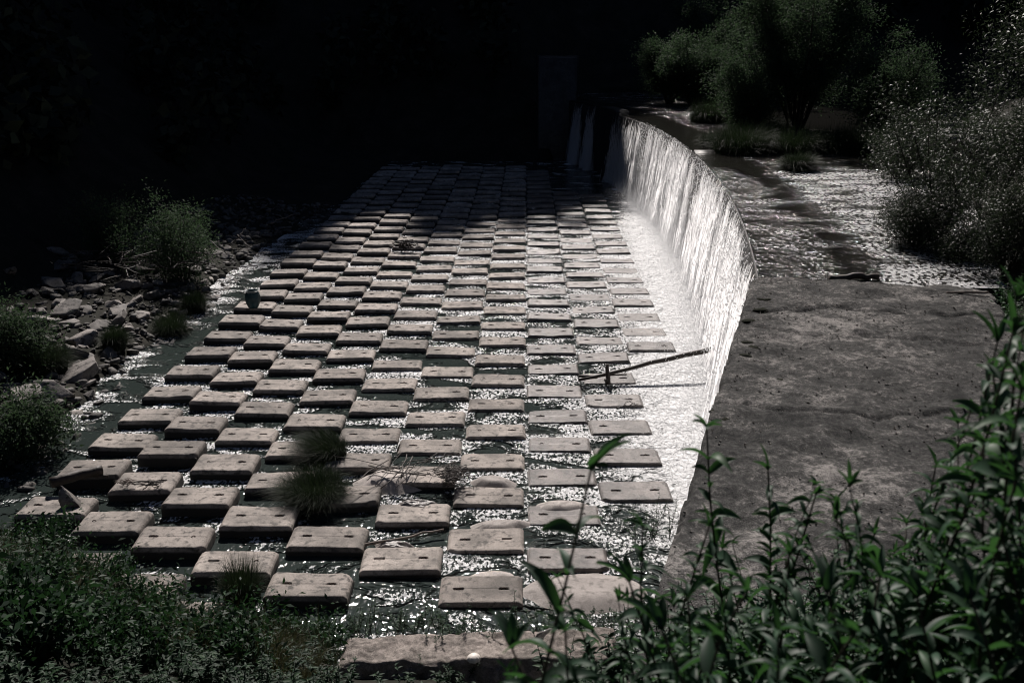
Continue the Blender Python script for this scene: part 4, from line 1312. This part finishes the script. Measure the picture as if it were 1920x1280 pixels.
def put_stem(px, py, dist, label, k, rz, big=False):
    top = along(px, py, dist)
    g = float(land(top[0], top[1]))
    h = max(0.5, top[2] - g)
    s_, l_, tip = BIG if big else VAR[k % 10]
    sc = (h + 0.05) / tip[2]; sx = max(0.75, min(sc, 1.3))
    ox = (tip[0] * math.cos(rz) - tip[1] * math.sin(rz)) * sx; oy = (tip[0] * math.sin(rz) + tip[1] * math.cos(rz)) * sx
    root = empty('leafy_plant', (top[0] - ox, top[1] - oy, g - 0.05), label, 'plant', 'tall leafy stems on the bank before the abutment')
    root.rotation_euler = (0, 0, rz)
    root.scale = (max(0.75, min(sc, 1.3)),) * 2 + (sc,)
    link('stem', s_, None, root); link('leaves', l_, None, root)
    return root


rnd = random.Random(5)
put_stem(1108, 880, 2.3, 'tallest big-leaved stem rising in front of the largest sand mound', 0, 2.0, True)
tops = [(1900, 620, 2.7), (1862, 700, 2.9), (1915, 730, 2.4), (1845, 830, 2.8), (1905, 900, 2.5), (1325, 800, 3.4), (1440, 880, 3.5), (1530, 925, 3.6), (1330, 985, 3.3), (1205, 985, 3.0), (1640, 1000, 3.9), (1700, 980, 4.2), (1590, 1010, 3.4), (1480, 1040, 3.0), (1180, 1090, 2.8),
        (1755, 870, 3.8), (1820, 770, 3.4), (1870, 640, 3.1), (1905, 560, 3.2), (1840, 900, 2.9), (1900, 800, 2.7), (1770, 1010, 3.2), (1650, 1080, 2.9), (1550, 1110, 2.7), (1400, 1110, 2.6),
        (1290, 1120, 2.5), (1880, 1010, 2.6), (1720, 1120, 2.6), (1820, 1120, 2.5), (1240, 1180, 2.3), (1460, 1180, 2.3), (1600, 1190, 2.3), (1060, 1180, 2.4), (960, 1215, 2.6), (1350, 1200, 2.2)]
tops_sorted = sorted(tops)
for i, (x, y, d) in enumerate(tops_sorted):
    lab = f'leafy green plant on the near slope, {ordn(i + 1)} from the white shell towards the tall willow'
    put_stem(x, y, d, lab, i * 7 + 3, rnd.uniform(0, 6.28), y > 1085 and i % 2 == 0)


def build_undergrowth():
    """thick lower growth between the stems"""
    rs = np.random.RandomState(9); mb, st = MB(), MB()
    n = 0
    while n < 300:
        x = rs.uniform(0.1, 7.5); y = rs.uniform(2.2, 10.2)
        if x < 0.3 + 0.12 * y: continue
        weed_clump(mb, st, np.array([x, y, float(land(x, y))]), rs, rs.randint(4, 8), rs.uniform(0.7, 1.5), rs.uniform(0.09, 0.14), True)
        n += 1
    for k in range(190):   # the bank beyond the outer edge of the abutment
        y = rs.uniform(9, 29); x = 7.9 + (y - 9.4) * 0.2915 + 0.25 + 3.2 * rs.rand() ** 1.4
        weed_clump(mb, st, np.array([x, y, float(land(x, y))]), rs, rs.randint(4, 7), rs.uniform(0.6, 1.2), rs.uniform(0.10, 0.16), y < 16)
    o = mb.build('undergrowth', M_NEARLEAF); tag(o, 'thick dark undergrowth between the leafy stems', 'undergrowth', kind='stuff')
    st.build('undergrowth_stems', M_STEM, o)


build_undergrowth()

# moss clumps on the abutment edge
def build_moss():
    rs = np.random.RandomState(4); mb = MB()
    bm = bmesh.new(); bmesh.ops.create_icosphere(bm, subdivisions=2, radius=1)
    S = np.array([v.co[:] for v in bm.verts]); F = np.array([[v.index for v in f.verts] for f in bm.faces]); bm.free()
    spots = [(1405, 600, 5), (1390, 640, 5), (1405, 650, 6), (1395, 665, 4), (1460, 712, 5), (1400, 775, 7), (1412, 778, 6), (1362, 783, 4), (1350, 770, 3), (1425, 578, 4), (1440, 565, 3), (1430, 560, 3)]
    for (x, y, s) in spots:
        for k in range(s):
            p = at(x + rs.normal() * 5, y + rs.normal() * 1.5, 6.24)
            r = rs.uniform(0.04, 0.11)
            V = S * np.array([r * 1.5, r, r * 0.5]) * (1 + 0.3 * rs.rand(len(S)))[:, None] + np.array([p[0], p[1], 6.2])
            mb.add(V, None, F)
    tag(mb.build('moss', M_MOSS), 'dark moss clumps along the waterfall edge of the abutment', 'moss', kind='stuff')
    # loose gravel on the abutment
    mb = MB(); n = 2600
    u = rs.rand(n); v = rs.rand(n)
    A, B, C, D = [np.array(c) for c in ((6.75, 29.1), (13.25, 27.75), (7.9, 9.4), (1.15, 9.5))]
    P = A * ((1 - u) * (1 - v))[:, None] + B * (u * (1 - v))[:, None] + C * (u * v)[:, None] + D * ((1 - u) * v)[:, None]
    tet = np.array([(1, 1, 1), (1, -1, -1), (-1, 1, -1), (-1, -1, 1)], float)
    r = 0.006 + 0.016 * rs.rand(n) ** 2
    V = np.stack([P[:, 0], P[:, 1], np.full(n, 6.25)], -1)[:, None] + tet[None] * r[:, None, None]
    T3 = (np.arange(n)[:, None, None] * 4 + np.array([(0, 1, 2), (0, 3, 1), (0, 2, 3), (1, 3, 2)])[None]).reshape(-1, 3)
    tag(link('gravel', make_mesh('gravel', V.reshape(-1, 3), T3), M_ROCK), 'loose grit scattered over the abutment top', 'gravel', kind='stuff')


build_moss()

# ------------------------------------------------------------------ far rapids and the dark forest
def build_far():
    rnd = random.Random(4)
    k = 0
    for (x0, x1, y, s) in [(1625, 1700, 200, 1), (1630, 1710, 212, 1), (1640, 1705, 224, 1), (1760, 1850, 215, 1), (1750, 1860, 232, 1), (1760, 1870, 246, 1), (1775, 1870, 258, 1), (1800, 1880, 268, 1)]:
        a = at(x0, y, 6.2); b = at(x1, y, 6.2)
        mb = MB(); n = 14
        t = np.linspace(0, 1, n)
        P = a + (b - a) * t[:, None]; P[:, 2] = 6.12
        prof = [(-0.9, -0.5), (-0.7, 0.16), (0.7, 0.22), (1.0, -0.5)]
        V = np.concatenate([P + np.array([0, o, z]) + np.stack([0 * t, 0.2 * fbm(t * 6 + k, t * 0 + o, 3), 0.05 * fbm(t * 9, t * 0 + o + k, 2)], -1) for o, z in prof])
        Q = []
        for q in range(3):
            for i in range(n - 1): Q.append((q * n + i, q * n + i + 1, (q + 1) * n + i + 1, (q + 1) * n + i))
        mb.add(V, Q)
        k += 1
        side = 'between the two island willows' if x0 < 1720 else 'behind the open willow shrubs'
        idx = k if x0 < 1720 else k - 3
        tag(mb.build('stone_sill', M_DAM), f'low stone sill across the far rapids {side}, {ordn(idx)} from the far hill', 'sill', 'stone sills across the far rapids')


build_far()


def build_forest():
    rs = np.random.RandomState(12); mb = MB()
    n = 0
    while n < 700:
        x = rs.uniform(-75, 75); y = rs.uniform(30, 200)
        if y < 110 and x > -26: continue
        if y < (155 if x < 40 else 122) and x > 3: continue
        z = float(land(x, y)); h = rs.uniform(4, 9)
        m = 90
        d = rnd_dirs(rs, m); r = rs.rand(m) ** 0.4
        P = np.array([x, y, z + h * 0.5]) + d * r[:, None] * np.array([h * 0.33, h * 0.33, h * 0.5])
        mb.quads(P, rnd_dirs(rs, m), d + rnd_dirs(rs, m) * 0.7, rs.uniform(0.7, 1.5, m), rs.uniform(0.5, 0.9, m))
        n += 1
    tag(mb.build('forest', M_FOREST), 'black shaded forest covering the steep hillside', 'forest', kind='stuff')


build_forest()
